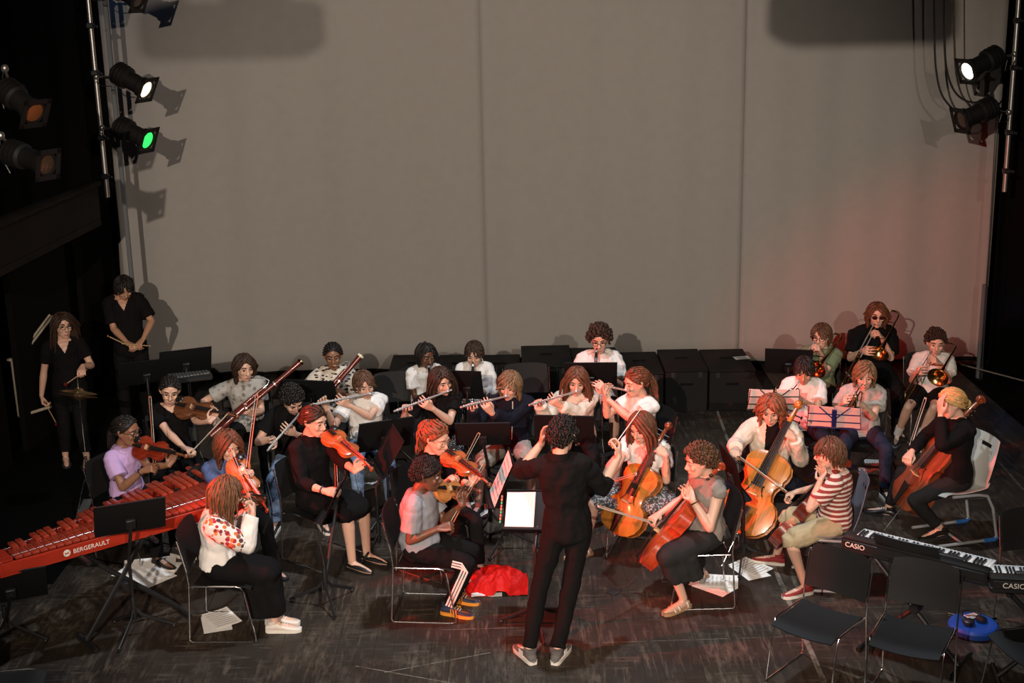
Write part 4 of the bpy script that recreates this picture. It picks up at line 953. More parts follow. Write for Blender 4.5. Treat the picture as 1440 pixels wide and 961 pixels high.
# ------------------------------------------------------------------ hung lamps
LAMPBODY = mat('lantern_black', (.006, .0055, .0055), .6, spec=.3); ALU = mat('aluminium_tube', (.42, .41, .39), .38, .9)
def boom(x, y, z0, z1, label):
    r = empty('boom_pole', (x, y, z0), 0, label, 'pole')
    q = MB(); q.tube([V((0, 0, 0)), V((0, 0, z1 - z0))], .025, 12); q.build('tube', ALU, r)
    for z in (.22, .62, 1.28, 1.75):
        q = MB(); q.box((.0, -.01, z), (.075, .075, .055), bev=.01); q.tube([V((.03, -.02, z)), V((.075, -.03, z - .01))], .014, 8); q.build('clamp', BLACKMETAL, r)
    return r
def lantern(rear, lens, label, emit=None, tip=(0, 0, 1), pole=None, hinge=.33, size=1.35, cat='stage light', barn=False):
    """profile lantern: can, rear cap, lens tube, colour frame, yoke and hook clamp"""
    rear, lens = V(rear), V(lens); L = (lens - rear).length; r = empty('stage_lantern', label=label, cat=cat)
    k = size
    q = MB(); q.lathe([(.05 * k, 0), (.075 * k, .02 * k), (.085 * k, .05 * k), (.085 * k, L * .42), (.066 * k, L * .46), (.066 * k, L * .78), (.078 * k, L * .82), (.078 * k, L * .985), (.066 * k, L * .985), (.066 * k, L * .9)], (0, 0, 0), (1, 0, 0), 20); q.build('can', LAMPBODY, r)
    for i in range(3):
        q = MB(); q.lathe([(.0875 * k, 0), (.0885 * k, .004), (.0885 * k, .010), (.0875 * k, .014)], (L * (.1 + .1 * i), 0, 0), (1, 0, 0), 20); q.build('cooling_fin', LAMPBODY, r)
    q = MB(); q.lathe([(.064 * k, L * .955), (.05 * k, L * .965), (.02 * k, L * .975), (.004, L * .977)], (0, 0, 0), (1, 0, 0), 20); q.build('lens', emit or mat('lens_unlit', (.05, .03, .018), .12), r)
    fr = .1 * k
    q = MB(); x = L * 1.0
    for (cy, cz, sy, sz) in ((0, fr - .016 * k, 2 * fr, .032 * k), (0, -fr + .016 * k, 2 * fr, .032 * k), (fr - .016 * k, 0, .032 * k, 2 * fr), (-fr + .016 * k, 0, .032 * k, 2 * fr)): q.box((x, cy, cz), (.008, sy, sz))
    q.build('colour_frame', LAMPBODY, r)
    if barn:
        q = MB(); q.sheet(lambda u, v: (x + .10 * k * u, (v - .5) * .17 * k, fr + .02 * u), 2, 3, .003); q.build('barn_door', LAMPBODY, r)
        q = MB(); q.sheet(lambda u, v: (x + .09 * k * u, fr + .03 * u, (v - .5) * .17 * k), 2, 3, .003); q.build('barn_door', LAMPBODY, r)
    hx = L * hinge
    place(r, rear, lens - rear, tip)
    q = MB(); inv = r.matrix_world.inverted(); tgt = inv @ V(pole) if pole else V((hx, 0, .3))
    d = (tgt - V((hx, 0, 0))).normalized(); sd = orth(V((0, 1, 0)), d)
    q.tube([V((hx, 0, 0)) + sd * .095 * k, V((hx, 0, 0)) + sd * .095 * k + d * .13 * k, V((hx, 0, 0)) + d * .16 * k, V((hx, 0, 0)) - sd * .095 * k + d * .13 * k, V((hx, 0, 0)) - sd * .095 * k], .009, 6); q.build('yoke', LAMPBODY, r)
    q = MB(); q.tube([V((hx, 0, 0)) + d * .16 * k, tgt - d * .02], .011, 8); q.ball(tgt - d * .015, .03, .03, .035, nu=8, nv=5); q.build('hook_clamp', ALU, r)
    q = MB(); q.tube([V((.01, 0, -.02)), V((-.05, .02, -.08)), V((.02, .03, -.17)), tgt * .5 + V((0, .02, -.14)), tgt * .9 + V((0, 0, -.06)), tgt], .005, 6); q.build('lamp_cable', BLACKMETAL, r)
    return r
WARM = mat('lens_lit_warm', (1, .82, .55), .3, emit=1.5); GREEN = mat('lens_lit_green', (.03, .9, .12), .3, emit=1.3); WHITE = mat('lens_lit_white', (1, .93, .8), .3, emit=4.0)
boom(-4.2, 14.0, 2.53, 7.5, 'slanting grey boom pole at the left of the back cloth'); boom(5.2, 14.0, 2.39, 7.5, 'grey boom pole at the right edge of the back cloth')
lantern((-3.935, 13.74, 3.846), (-3.581, 13.6, 3.653), 'stage lantern with a warm lit lens on the left pole', WARM, pole=(-4.204, 14.0, 3.77))
lantern((-3.966, 13.74, 3.302), (-3.612, 13.6, 3.152), 'stage lantern with a green lit lens on the left pole', GREEN, pole=(-4.198, 14.0, 3.25))
lantern((-3.922, 13.74, 4.693), (-3.577, 13.62, 4.525), 'unlit stage lantern cut by the top edge on the left pole', None, pole=(-4.192, 14.0, 4.601))
lantern((4.967, 13.76, 3.823), (4.581, 13.6, 3.666), 'stage lantern with a bright white lens on the right pole', WHITE, pole=(5.206, 14.0, 3.805))
lantern((4.954, 13.76, 3.314), (4.563, 13.64, 3.177), 'unlit stage lantern below the white lit one on the right pole', None, pole=(5.193, 14.0, 3.215))
lantern((-3.685, 10.0, 3.964), (-3.399, 9.8, 3.781), 'dark unlit lantern with brown lens, upper one at the left edge', mat('lens_amber', (.16, .05, .015), .3), pole=(-3.732, 10.2, 4.091), size=1.15)
lantern((-3.72, 10.0, 3.498), (-3.348, 9.8, 3.411), 'dark unlit lantern at the left edge below the brown lens one', None, pole=(-3.823, 10.2, 3.593), size=1.15)
# projector hung over the stalls: it throws the two soft shadows high on the back cloth
pr = empty('hung_projector', (.23, 4.49, 5.23), 0, 'projector hung from the grid above the stage front', 'projector')
q = MB(); q.box((0, 0, 0), (.66, .34, .20), bev=.03); q.build('housing', LAMPBODY, pr)
q = MB(); q.lathe([(.05, 0), (.055, .05), (.045, .06)], (.12, .17, 0), (0, 1, 0), 16); q.build('objective', EBONY, pr)
q = MB(); q.box((.1, 0, .14), (.22, .22, .08), bev=.01); q.tube([V((-.2, 0, .1)), V((-.2, 0, 1.6))], .02, 8); q.tube([V((.2, 0, .1)), V((.2, 0, 1.6))], .02, 8); q.build('bracket', BLACKMETAL, pr)
# cables by the right pole
for pts, lab in (([(4.412, 14.3, 4.636), (4.454, 14.3, 4.065), (4.494, 14.3, 3.666), (4.57, 14.3, 3.392), (4.709, 14.3, 3.219), (4.797, 14.3, 3.136)], 'black cable hanging in a long loop, leftmost by the right pole'), ([(4.514, 14.3, 4.634), (4.567, 14.3, 3.919), (4.625, 14.3, 3.59), (4.728, 14.3, 3.389), (4.891, 14.3, 3.297), (5.053, 14.3, 3.338), (5.155, 14.3, 3.483), (5.182, 14.3, 3.615)], 'black cable looping under the white lit lantern at right'), ([(4.64, 14.35, 4.632), (4.704, 14.35, 3.768), (4.761, 14.35, 3.473), (4.864, 14.35, 3.286), (4.962, 14.35, 3.172)], 'thin brown cable hanging straight to the lower right lantern')):
    P_ = [V(p) for p in pts]; out = []
    for i in range(len(P_) - 1):
        p0, p1, p2, p3 = P_[max(0, i - 1)], P_[i], P_[i + 1], P_[min(len(P_) - 1, i + 2)]
        for k in range(5):
            t = k / 5; out.append(.5 * ((2 * p1) + (p2 - p0) * t + (2 * p0 - 5 * p1 + 4 * p2 - p3) * t * t + (3 * p1 - p0 - 3 * p2 + p3) * t ** 3))
    out.append(P_[-1]); q = MB(); q.tube(out, .011 if 'brown' not in lab else .007, 6); o = q.build('hanging_cable', mat('cable_brown', (.05, .035, .02), .6) if 'brown' in lab else BLACKMETAL); tag(o, lab, 'cable')
for i, (a, b) in enumerate((((5.441, 15.0, 3.178), (5.443, 15.0, 0.489)), ((5.461, 15.05, 2.938), (5.486, 15.05, 0.474)), ((5.451, 15.1, 3.09), (5.513, 15.1, 0.802)))):
    b = (b[0], b[1], .01)
    q = MB(); q.tube([V(a), V(b)], .006, 5); o = q.build('rigging_line', BLACKMETAL); tag(o, ('leftmost', 'middle', 'rightmost')[(0, 1, 2)[i]] + ' of the three thin dark rigging lines at the back cloth\'s right edge', 'rope', 'rigging lines at right')
q = MB(); q.tube([V((5.188, 14.9, 0.24)), V((5.411, 13.6, 0.43)), V((5.585, 12.6, 0.582))], .008, 6); o = q.build('barrier_rope', mat('pale_rope', (.25, .22, .19), .7)); tag(o, 'pale rope running off to the right behind the brass players', 'rope')
# steel uprights catching the blue working light of the wings
BL = mat('painted_steel', (.12, .13, .14), .35)
for p0, p1, lab in (((-4.207, 14.6, 4.523), (-4.197, 14.6, 3.323), 'narrow steel upright lit blue beside the left pole'), ((5.447, 15.1, 1.141), (5.476, 15.1, 0.513), 'narrow steel upright lit blue at the right of the back cloth')):
    q = MB(); a, b = V(p0), V(p1)
    if 'right' in lab: b.z = .01
    q.box(((a.x + b.x) / 2, a.y, (a.z + b.z) / 2), (.045, .045, abs(a.z - b.z) + (1.5 if 'left' in lab else 0)), bev=.006); o = q.build('steel_upright', BL); tag(o, lab, 'upright')
for loc, pw in (((-4.70, 15.0, 4.9), 1.6), ((5.78, 15.0, .8), .5)):
    l = bpy.data.lights.new('wing_blue', 'POINT'); l.energy = pw; l.color = (.1, .45, 1); l.shadow_soft_size = .04; o = bpy.data.objects.new('wing_blue', l); o.location = loc; COL.objects.link(o)
# stair rail at the far left
RAIL = mat('rail_steel', (.62, .54, .42), .5, .4)
rr = empty('stair_rail', (-5.17, 13.4, 0.341), 0, 'metal stair handrail of angled tubes behind the standing woman', 'handrail')
rl_ = rr.location.copy()
def seg(nm, pts, rad): q = MB(); q.tube([V(p) - rl_ for p in pts], rad, 8); q.build(nm, RAIL, rr)
seg('post', [(-5.174, 13.4, 0.945), (-5.17, 13.4, 0.341)], .018); seg('base_bar', [(-5.171, 13.4, 0.333), (-4.825, 13.4, 0.435)], .016)
seg('handrail', [(-5.171, 13.4, 0.906), (-4.909, 13.9, 1.3)], .012); seg('handrail', [(-5.151, 13.4, 0.891), (-4.88, 13.9, 1.284)], .012)
seg('mid_rail', [(-5.157, 13.4, 0.52), (-5.067, 13.9, 0.832)], .010); seg('mid_rail', [(-5.136, 13.4, 0.512), (-5.038, 13.9, 0.815)], .010)
q = MB(); q.box(V((-5.188, 13.4, 0.953)) - rl_, (.07, .05, .03), bev=.006); q.build('post_cap', RAIL, rr)

# ------------------------------------------------------------------ the orchestra
BLK = cloth('black', (.0055, .005, .0055)); BLKT = cloth('black_trousers', (.0065, .006, .0065)); WHT = cloth('white', (.72, .69, .66)); CREAM = cloth('cream', (.66, .56, .46)); GREY = cloth('light_grey', (.36, .345, .32), var=.08, scale=60)
LILAC = cloth('lilac', (.46, .31, .55)); BLUE = cloth('blue', (.08, .115, .25)); NAVY = cloth('navy', (.009, .0095, .017)); DENIM = cloth('denim', (.018, .022, .042), var=.2, scale=90); LDENIM = cloth('light_denim', (.17, .24, .36), var=.2, scale=90)
GREEN_T = cloth('sage_green', (.17, .20, .115)); KHAKI = cloth('khaki', (.40, .32, .20), var=.08, scale=30); GREYSHORT = cloth('grey_shorts', (.27, .26, .23), var=.1, scale=40); HEATHER = cloth('heather_grey', (.27, .27, .30))
STRIPED = cloth('striped', (.22, .045, .04), pattern=pat_stripes((.62, .53, .46),   .038, .56)); PATT = cloth('dashed_print', (.62, .56, .48), pattern=pat_spots((.05, .03, .03), 38, .32, stretch=(.45, .45, 1.0)))
POLKA = cloth('polka_dot', (.018, .017, .018), pattern=pat_spots((.55, .52, .48), 70, .26)); FLORAL = cloth('floral_embroidery', (.70, .66, .62), pattern=pat_floral); SPECK = cloth('speckled_skirt', (.07, .07, .075), pattern=pat_spots((.42, .42, .42), 55, .25, True))
PRINTT = cloth('printed_grey', (.36, .345, .32), pattern=pat_spots((.15, .13, .11), 18, .16, True)); WOOL = cloth('grey_knit', (.235, .205, .18), bump=.3, bscale=220); CHAR = cloth('charcoal', (.022, .022, .022))
WSHOE = mat('white_leather', (.66, .60, .54), .6); BSHOE = mat('black_canvas', (.014, .013, .014), .8); BLEATHER = mat('black_leather', (.01, .01, .01), .35); TANSHOE = mat('tan_suede', (.34, .21, .12), .85); NAVYMESH = mat('navy_mesh', (.02, .028, .06), .7)
ORANGE = mat('orange_foam', (.75, .27, .03), .6); SILVERSTRAP = mat('silver_strap', (.62, .56, .48), .4, .3); GREYSHOE = mat('grey_suede', (.13, .12, .115), .85); GREENSOCK = cloth('green_sock', (.05, .14, .08), pattern=pat_stripes((.4, .42, .38), .03, .6)); WSOCK = cloth('white_sock', (.6, .58, .56)); STRAW = mat('tan_strap', (.4, .22, .12), .6)
S_CONV = dict(m=BSHOE, sole=RUBBER_W, kind='hightop'); S_BLK = dict(m=BSHOE, sole=BSHOE); S_WH = dict(m=WSHOE, sole=RUBBER_W); S_BW = dict(m=BSHOE, sole=RUBBER_W)
CLOSE = (48, 62, 40); SOFT = (28, 38, 25); FLAT = (16, 22, 15); PRESS = (38, 50, 25)
V_RED = varnish('deep_red', (.30, .035, .012), (.14, .014, .006)); V_ORG = varnish('orange', (.52, .16, .03), (.33, .08, .014)); V_AMB = varnish('amber', (.40, .13, .03), (.22, .055, .013)); V_BRN = varnish('brown', (.17, .06, .022), (.08, .026, .011)); V_GOLD = varnish('golden', (.52, .22, .065), (.36, .12, .03))
V_CORG = varnish('cello_orange', (.50, .17, .022), (.34, .095, .012)); V_CRED = varnish('cello_red', (.46, .07, .018), (.30, .035, .010)); V_CDK = varnish('cello_dark', (.22, .03, .012), (.13, .016, .008)); V_CBRN = varnish('cello_brown', (.24, .06, .022), (.12, .024, .010)); V_COR2 = varnish('cello_amber', (.55, .20, .035), (.38, .11, .016))
VIO = 'violins'; CEL = 'cellos'; FLU = 'flutes'; CLA = 'clarinets'; TBN = 'trombones'; TPT = 'trumpets'; BOWS = 'bows'

# 1 standing woman, far left
w1 = person('woman in black tee and dark glasses standing by the stair rail at left', (-4.509, 13.1, 1.387), face=38, body=20, hip=15, pitch=4, s=.96, female=True, seated=False, lean=.02, hair=('long', 'dark', dict(len=.34, part=.3)), glasses='dark',
  Rt=dict(t=(-4.765, 13.08, 0.567), e=(-4.799, 13.15, 0.797), p='I', curl=CLOSE), L=dict(t=(-4.296, 12.88, 0.941), e=(-4.324, 13.12, 1.021), p='D', curl=CLOSE), top=dict(m=BLK, sleeve='short', neck='v', front=('v', SKIN['fair'])), bottom=dict(m=BLKT, k='trousers', cut=.86), shoes=dict(m=BLEATHER, sole=BSHOE, kind='sandal'),
  legs=dict(L=dict(a=(-4.315, 12.816, 0.085), yaw=10), R=dict(a=(-4.548, 12.872, 0.085), yaw=20)))
def mallet(label, hand, head, col, r=.02):
    t = empty('mallet', label=label, cat='mallet'); h, e = V(hand), V(head); d = (e - h).normalized(); t.location = h
    q = MB(); q.tube([-d * .06, e - h], .0045, 7); q.build('shaft', mat('rattan', (.42, .28, .16), .5), t)
    q = MB(); q.ball(e - h, r * 1.1, r * 1.1, r, nu=10, nv=6); q.build('mallet_head', col, t); return t
DRED = cloth('dark_red_yarn', (.13, .012, .012))
mallet('mallet with a dark red head in the raised hand of the standing woman', (-4.296, 12.88, 0.941), (-4.436, 12.78, 0.856), DRED); mallet('mallet pointing down in the lowered hand of the standing woman', (-4.765, 13.08, 0.567), (-4.616, 12.92, 0.397), DRED)
# 2 standing man
w2 = person('tall man in black V-neck shirt standing before the back cloth at left', (-4.065, 13.8, 1.607), face=28, body=12, hip=10, pitch=34, s=1.0, seated=False, lean=.06, skin='tan', hair=('mop', 'black', dict(len=.11)),
  Rt=dict(t=(-3.967, 13.56, 1.012), e=(-4.301, 13.82, 1.097), p='D', curl=CLOSE), L=dict(t=(-3.892, 13.56, 1.026), e=(-3.77, 13.8, 1.153), p='D', curl=CLOSE), top=dict(m=BLK, sleeve='short', slen=.8, neck='v', loose=.018, hem=-.1, front=('v', SKIN['tan'])), bottom=dict(m=BLKT), shoes=S_BLK)
for lab, p0, p1 in (('left one of the two drumsticks held by the standing man', (-3.967, 13.56, 1.012), (-4.203, 13.5, 1.164)), ('short right drumstick poking out of the standing man\'s hands', (-4.005, 13.5, 1.068), (-3.777, 13.6, 1.012))):
    t = empty('drumstick', label=lab, cat='drumstick'); q = MB(); a, b = V(p0), V(p1); t.location = a; dd = (b - a).normalized(); q.tube([-dd * .05, b - a - dd * .03], [.0075, .0055], 8); q.build('shaft', mat('hickory', (.42, .26, .14), .5), t); q = MB(); q.ball(b - a - dd * .015, .0065, .0065, .011, nu=8, nv=6); q.build('tip', mat('hickory', ()), t)
# 3 viola player with wire glasses
person('seated woman in black tee and wire glasses with a brown viola', (-3.085, 11.574, 1.14), face=14, body=22, hip=20, pitch=14, roll=-6, s=.95, female=True, hair=('bun', 'black', dict(line=40)), glasses='wire', lean=.08,
  L=dict(t=(-2.654, 11.354, 0.994), e=(-2.77, 11.294, 0.804), p='UI', ax=(0.961, -0.245, -0.126), curl=PRESS), Rt=dict(t=(-2.862, 11.234, 0.661), e=(-3.281, 11.554, 0.685), p='D', curl=CLOSE), top=dict(m=BLK, sleeve='short', loose=.02, front=('scoop', SKIN['fair'])), bottom=dict(m=BLKT), shoes=S_CONV, legs=dict(L=dict(yaw=20), R=dict(yaw=2)))
bowed('viola', 'brown viola held up by the woman in wire glasses', 'viola', (-3.026, 11.474, 1.03), (-2.435, 11.293, 0.976), (-.35, -.55, .75), V_BRN, 1.06, .036)
bow('bow slanting up from the lap of the woman in wire glasses', (-2.862, 11.234, 0.661), (-2.418, 10.888, 1.141), (-.6, 0, -.6), BOWS, BOWSTICK)
# 4 lilac tee
person('seated girl with braided ponytail and glasses in a lilac tee', (-3.208, 10.576, 1.1), face=70, body=64, pitch=8, s=.93, female=True, skin='brown', hair=('pony', 'black', dict(line=44, tie=(0, -.112, -.02), pl=.16, n=110)), glasses='dark', lean=.06,
  L=dict(t=(-2.817, 10.476, 0.915), e=(-2.95, 10.456, 0.751), p='UI', ax=(0.976, -0.132, -0.172), curl=PRESS), Rt=dict(t=(-2.947, 10.336, 0.846), e=(-3.271, 10.376, 0.726), p='DI', curl=CLOSE), top=dict(m=LILAC, sleeve='short', loose=.018), bottom=dict(m=BLKT), shoes=S_CONV, legs=dict(L=dict(yaw=62, so=.02), R=dict(yaw=55)))
bowed('violin', 'dark red violin under the chin of the girl in lilac', 'violin', (-3.144, 10.516, 0.989), (-2.638, 10.212, 1.001), (-.1, -.75, .65), V_RED, 1, .032, VIO)
bow('upright bow in the hand of the girl in lilac', (-2.947, 10.336, 0.846), (-3.087, 10.885, 1.29), (1, -.1, 0), BOWS, BOWSTICK)
# 5 bassoon, grey tee
person('seated girl with a bob in a printed grey tee playing a bassoon', (-2.561, 12.327, 1.13), face=32, body=10, pitch=10, s=.95, female=True, hair=('bob', 'dark', dict(len=.17, fringe=.0)), lean=.08,
  Rt=dict(t=(-2.797, 12.127, 0.617), e=(-2.962, 12.327, 0.783), p='F', curl=CLOSE), L=dict(t=(-2.514, 12.047, 0.785), e=(-2.43, 12.267, 0.619), p='B', curl=SOFT), top=dict(m=PRINTT, sleeve='short', loose=.022), bottom=dict(m=BLKT), shoes=S_BLK)
bassoon('dark red bassoon slanting across the girl with the bob', (-2.828, 11.907, 0.58), (-1.999, 12.227, 1.21), (-2.496, 12.207, 1.072), False)
# 6 blue tee
person('seated girl in a blue tee with an orange violin, behind the long-haired girl', (-2.303, 10.224, 1.08), face=42, body=40, pitch=18, s=.9, female=True, hair=('long', 'auburn', dict(len=.2, part=.0)), lean=.08,
  L=dict(t=(-2.039, 10.004, 0.703), e=(-2.149, 10.164, 0.513), p='UI', ax=(0.585, -0.412, -0.698), curl=PRESS), Rt=dict(t=(-2.108, 10.004, 0.916), e=(-2.419, 10.084, 0.686), p='D', curl=CLOSE), top=dict(m=BLUE, sleeve='short', loose=.016), bottom=dict(m=BLKT), shoes=S_BLK, legs=dict(L=dict(yaw=50), R=dict(yaw=40)))
bowed('violin', 'bright orange violin of the girl in the blue tee', 'violin', (-2.249, 10.124, 1.0), (-1.927, 9.801, 0.675), (.45, -.7, .65), V_ORG, .95, .03, VIO)
bow('reddish bow rising above the girl in the blue tee', (-2.108, 10.004, 0.916), (-2.084, 10.503, 1.407), (-1, -.1, 0), BOWS, mat('bow_red', (.38, .12, .05), .35))
# 7 embroidered blouse
person('girl with long red-lit hair in a white embroidered blouse and long black skirt', (-2.104, 9.175, 1.08), face=105, body=92, hip=88, pitch=14, s=.93, female=True, hair=('long', 'chestnut', dict(len=.34, fringe=.07, n=300, wave=.004)), glasses='sun', lean=.10,
  Rt=dict(t=(-1.936, 9.195, 0.957), e=(-1.976, 9.015, 0.728), p='B', curl=CLOSE, ax=(0, 0, 1)), L=dict(t=(-1.989, 9.435, 0.901), e=(-2.042, 9.455, 0.727), p='UI', curl=PRESS), top=dict(m=WHT, sleeve='long', patch=FLORAL, loose=.026, hem=-.02, folds=.03, name='blouse'), bottom=dict(m=BLK, k='skirt', hem=.86), shoes=S_WH, legs=dict(L=dict(yaw=84, fo=.02), R=dict(yaw=90, fo=.05)))
bowed('violin', 'brown violin half hidden by the long-haired girl in the white blouse', 'violin', (-2.036, 9.275, 1.0), (-1.939, 9.786, 0.794), (.1, -.4, .9), V_BRN, .95, .03, VIO)
bow('bow standing up before the face of the girl in the white blouse', (-1.936, 9.195, 0.957), (-2.2, 9.801, 1.187), (1, .2, .3), BOWS, mat('bow_pink', (.42, .17, .09), .35))
# 8 black tee flute
person('seated boy with dark curls in a black tee with a slanting flute', (-1.942, 11.283, 1.12), face=34, body=12, pitch=38, roll=10, s=.97, hair=('curly', 'black', dict(r=.02, vol=1.08)), lean=.14,
  L=dict(t=(-1.96, 11.043, 0.925), e=(-1.829, 11.263, 0.768), p='B', curl=SOFT), Rt=dict(t=(-2.087, 11.023, 0.818), e=(-2.258, 11.363, 0.809), p='F', curl=SOFT), top=dict(m=BLK, sleeve='short', loose=.02), bottom=dict(m=LDENIM), shoes=S_CONV, legs=dict(L=dict(yaw=25), R=dict(yaw=-8)))
flute('flute slanting steeply down from the boy in the black tee', (-1.863, 11.133, 1.03), (-2.048, 10.543, 0.911), (-.4, -.6, .7), FLU)
# 9 woman in a black dress
person('woman in a black dress and heels with an amber violin, eyes lowered', (-1.627, 10.432, 1.2), face=56, body=50, hip=54, pitch=10, roll=0, s=1.0, female=True, hair=('bun', 'dark', dict(line=36, tie=(0, -.115, -.03))), lean=.04,
  L=dict(t=(-1.215, 10.092, 0.959), e=(-1.379, 10.192, 0.755), p='UI', ax=(0.734, -0.549, -0.4), curl=PRESS), Rt=dict(t=(-1.436, 10.072, 0.705), e=(-1.734, 10.232, 0.673), p='DI', curl=CLOSE), top=dict(m=BLK, sleeve='long', slen=.55, loose=.018, name='dress_top'), bottom=dict(m=BLK, k='skirt', hem=-.04, loose=.014), shoes=dict(m=BLEATHER, kind='heel'), legs=dict(L=dict(yaw=62, so=-.02), R=dict(yaw=58, so=.0)))
bowed('violin', 'amber violin held high by the woman in the black dress', 'violin', (-1.518, 10.332, 1.146), (-1.105, 9.942, 0.952), (.45, -.62, .75), V_AMB, 1, .032, VIO)
bow('dark bow held upright by the woman in the black dress', (-1.436, 10.072, 0.705), (-1.52, 10.694, 1.098), (1, -.2, 0), BOWS, mat('bow_dark', (.20, .06, .03), .35))
# 10 bassoon, dashed tee
person('seated girl with tied-back hair in a dash-patterned tee with a bassoon', (-1.76, 12.702, 1.12), face=8, body=4, pitch=8, s=.95, female=True, skin='brown', hair=('bun', 'black', dict(line=40, tie=(0, -.115, -.02))), lean=.06,
  L=dict(t=(-1.703, 12.442, 0.82), e=(-1.533, 12.662, 0.689), p='B', curl=SOFT), Rt=dict(t=(-1.9, 12.482, 0.609), e=(-2.128, 12.742, 0.677), p='F', curl=CLOSE), top=dict(m=PATT, sleeve='short', slen=.8, loose=.024), bottom=dict(m=BLKT), shoes=S_BLK)
bassoon('bassoon with an ivory bell ring rising from behind a black desk', (-2.035, 12.252, 0.572), (-1.469, 12.542, 1.166), (-1.722, 12.582, 1.045), True)
# 11 white tee flute
person('seated boy in a white tee with a flute, left of centre', (-1.354, 11.713, 1.12), face=24, body=14, pitch=14, roll=8, s=.95, hair=('mop', 'brown', dict(len=.09)), lean=.08,
  Rt=dict(t=(-1.699, 11.453, 1.047), e=(-1.638, 11.573, 0.819), p='F', curl=SOFT), L=dict(t=(-1.534, 11.453, 1.044), e=(-1.261, 11.613, 0.824), p='B', curl=SOFT), top=dict(m=WHT, sleeve='short', loose=.022, folds=.028), bottom=dict(m=LDENIM), shoes=S_BW)
flute('flute held level by the boy in the white tee', (-1.292, 11.583, 1.064), (-1.772, 11.176, 1.098), (-.1, -.5, .85), FLU)
# 12 dreadlocks
person('seated child with dark dreadlocks in a white tee with a clarinet', (-0.863, 12.944, 1.04), face=28, body=24, pitch=14, s=.87, skin='dark', hair=('dreads', 'black', dict(len=.17)), lean=.06,
  L=dict(t=(-0.765, 12.684, 0.812), e=(-0.669, 12.904, 0.624), p='I', curl=SOFT), Rt=dict(t=(-0.805, 12.664, 0.658), e=(-1.015, 12.944, 0.619), p='I', curl=SOFT), top=dict(m=WHT, sleeve='short', loose=.02), bottom=dict(m=BLKT), shoes=S_BLK)
clarinet('clarinet of the child with dreadlocks, half hidden behind the flautist', (-0.838, 12.834, 0.968), (-0.737, 12.308, 0.697), (.2, -.8, .6), CLA)
# 13 flute woman, sunglasses on head
person('woman in a black tee with sunglasses pushed up in her dark hair', (-0.654, 11.708, 1.14), face=36, body=10, pitch=14, roll=10, s=.97, female=True, hair=('long', 'dark', dict(len=.26)), glasses='up', lean=.08,
  L=dict(t=(-0.794, 11.468, 1.003), e=(-0.583, 11.608, 0.811), p='B', curl=SOFT), Rt=dict(t=(-0.953, 11.448, 0.966), e=(-1.016, 11.668, 0.746), p='F', curl=SOFT), top=dict(m=BLK, sleeve='short', loose=.016), bottom=dict(m=POLKA, k='skirt', hem=.5), shoes=S_BLK)
flute('flute slanting down left of the woman with sunglasses in her hair', (-0.592, 11.578, 1.071), (-1.04, 11.136, 1.037), (-.2, -.5, .85), FLU)
# 14 white button shirt clarinet
person('small boy in a white buttoned shirt with a clarinet behind a black desk', (-0.38, 12.959, 1.04), face=-6, body=4, pitch=20, s=.86, hair=('short', 'dark', dict(len=.07)), lean=.06,
  L=dict(t=(-0.348, 12.719, 0.712), e=(-0.218, 12.939, 0.633), p='I', curl=SOFT), Rt=dict(t=(-0.428, 12.699, 0.609), e=(-0.569, 12.939, 0.641), p='I', curl=SOFT), top=dict(m=WHT, sleeve='long', loose=.02, folds=.028), bottom=dict(m=cloth('dark_grey', (.05, .05, .052)), k='shorts', cut=.8), shoes=S_BLK, legs=dict(R=dict(yaw=-16)))
clarinet('clarinet of the small boy in the white shirt, its bell under the desk', (-0.393, 12.849, 0.976), (-0.401, 12.377, 0.574), (0, -.8, .6), CLA)
# 15 navy jacket flute
person('seated teenager in a navy zip jacket and pale shorts with a flute', (-0.027, 11.563, 1.13), face=-22, body=2, pitch=16, roll=-4, s=.97, hair=('bob', 'light', dict(len=.15, part=-.8)), lean=.08,
  L=dict(t=(-0.238, 11.303, 1.024), e=(-0.111, 11.403, 0.809), p='B', curl=SOFT), Rt=dict(t=(-0.362, 11.263, 1.026), e=(-0.35, 11.523, 0.767), p='F', curl=SOFT), top=dict(m=NAVY, sleeve='long', loose=.024, jacket=True), bottom=dict(m=GREYSHORT, k='shorts', cut=.88), shoes=S_BW, legs=dict(L=dict(yaw=10, so=.02), R=dict(yaw=-28, so=.02)))
flute('flute held by the teenager in the navy jacket', (-0.067, 11.433, 1.058), (-0.449, 10.937, 1.127), (-.1, -.5, .85), FLU)
# 16 cream hoodie flute
person('seated girl with long auburn hair in a cream hoodie with a flute', (0.583, 11.751, 1.1), face=-4, body=-2, pitch=16, roll=-3, s=.94, female=True, hair=('long', 'auburn', dict(len=.30, part=0)), lean=.08,
  L=dict(t=(0.359, 11.491, 0.997), e=(0.579, 11.591, 0.812), p='B', curl=SOFT), Rt=dict(t=(0.224, 11.471, 0.979), e=(0.311, 11.711, 0.757), p='F', curl=SOFT), top=dict(m=CREAM, sleeve='long', loose=.03, folds=.03, name='hoodie'), bottom=dict(m=BLKT), shoes=S_BW)
flute('flute of the long-haired girl in the cream hoodie', (0.57, 11.621, 1.032), (0.137, 11.164, 1.06), (-.1, -.5, .85), FLU)
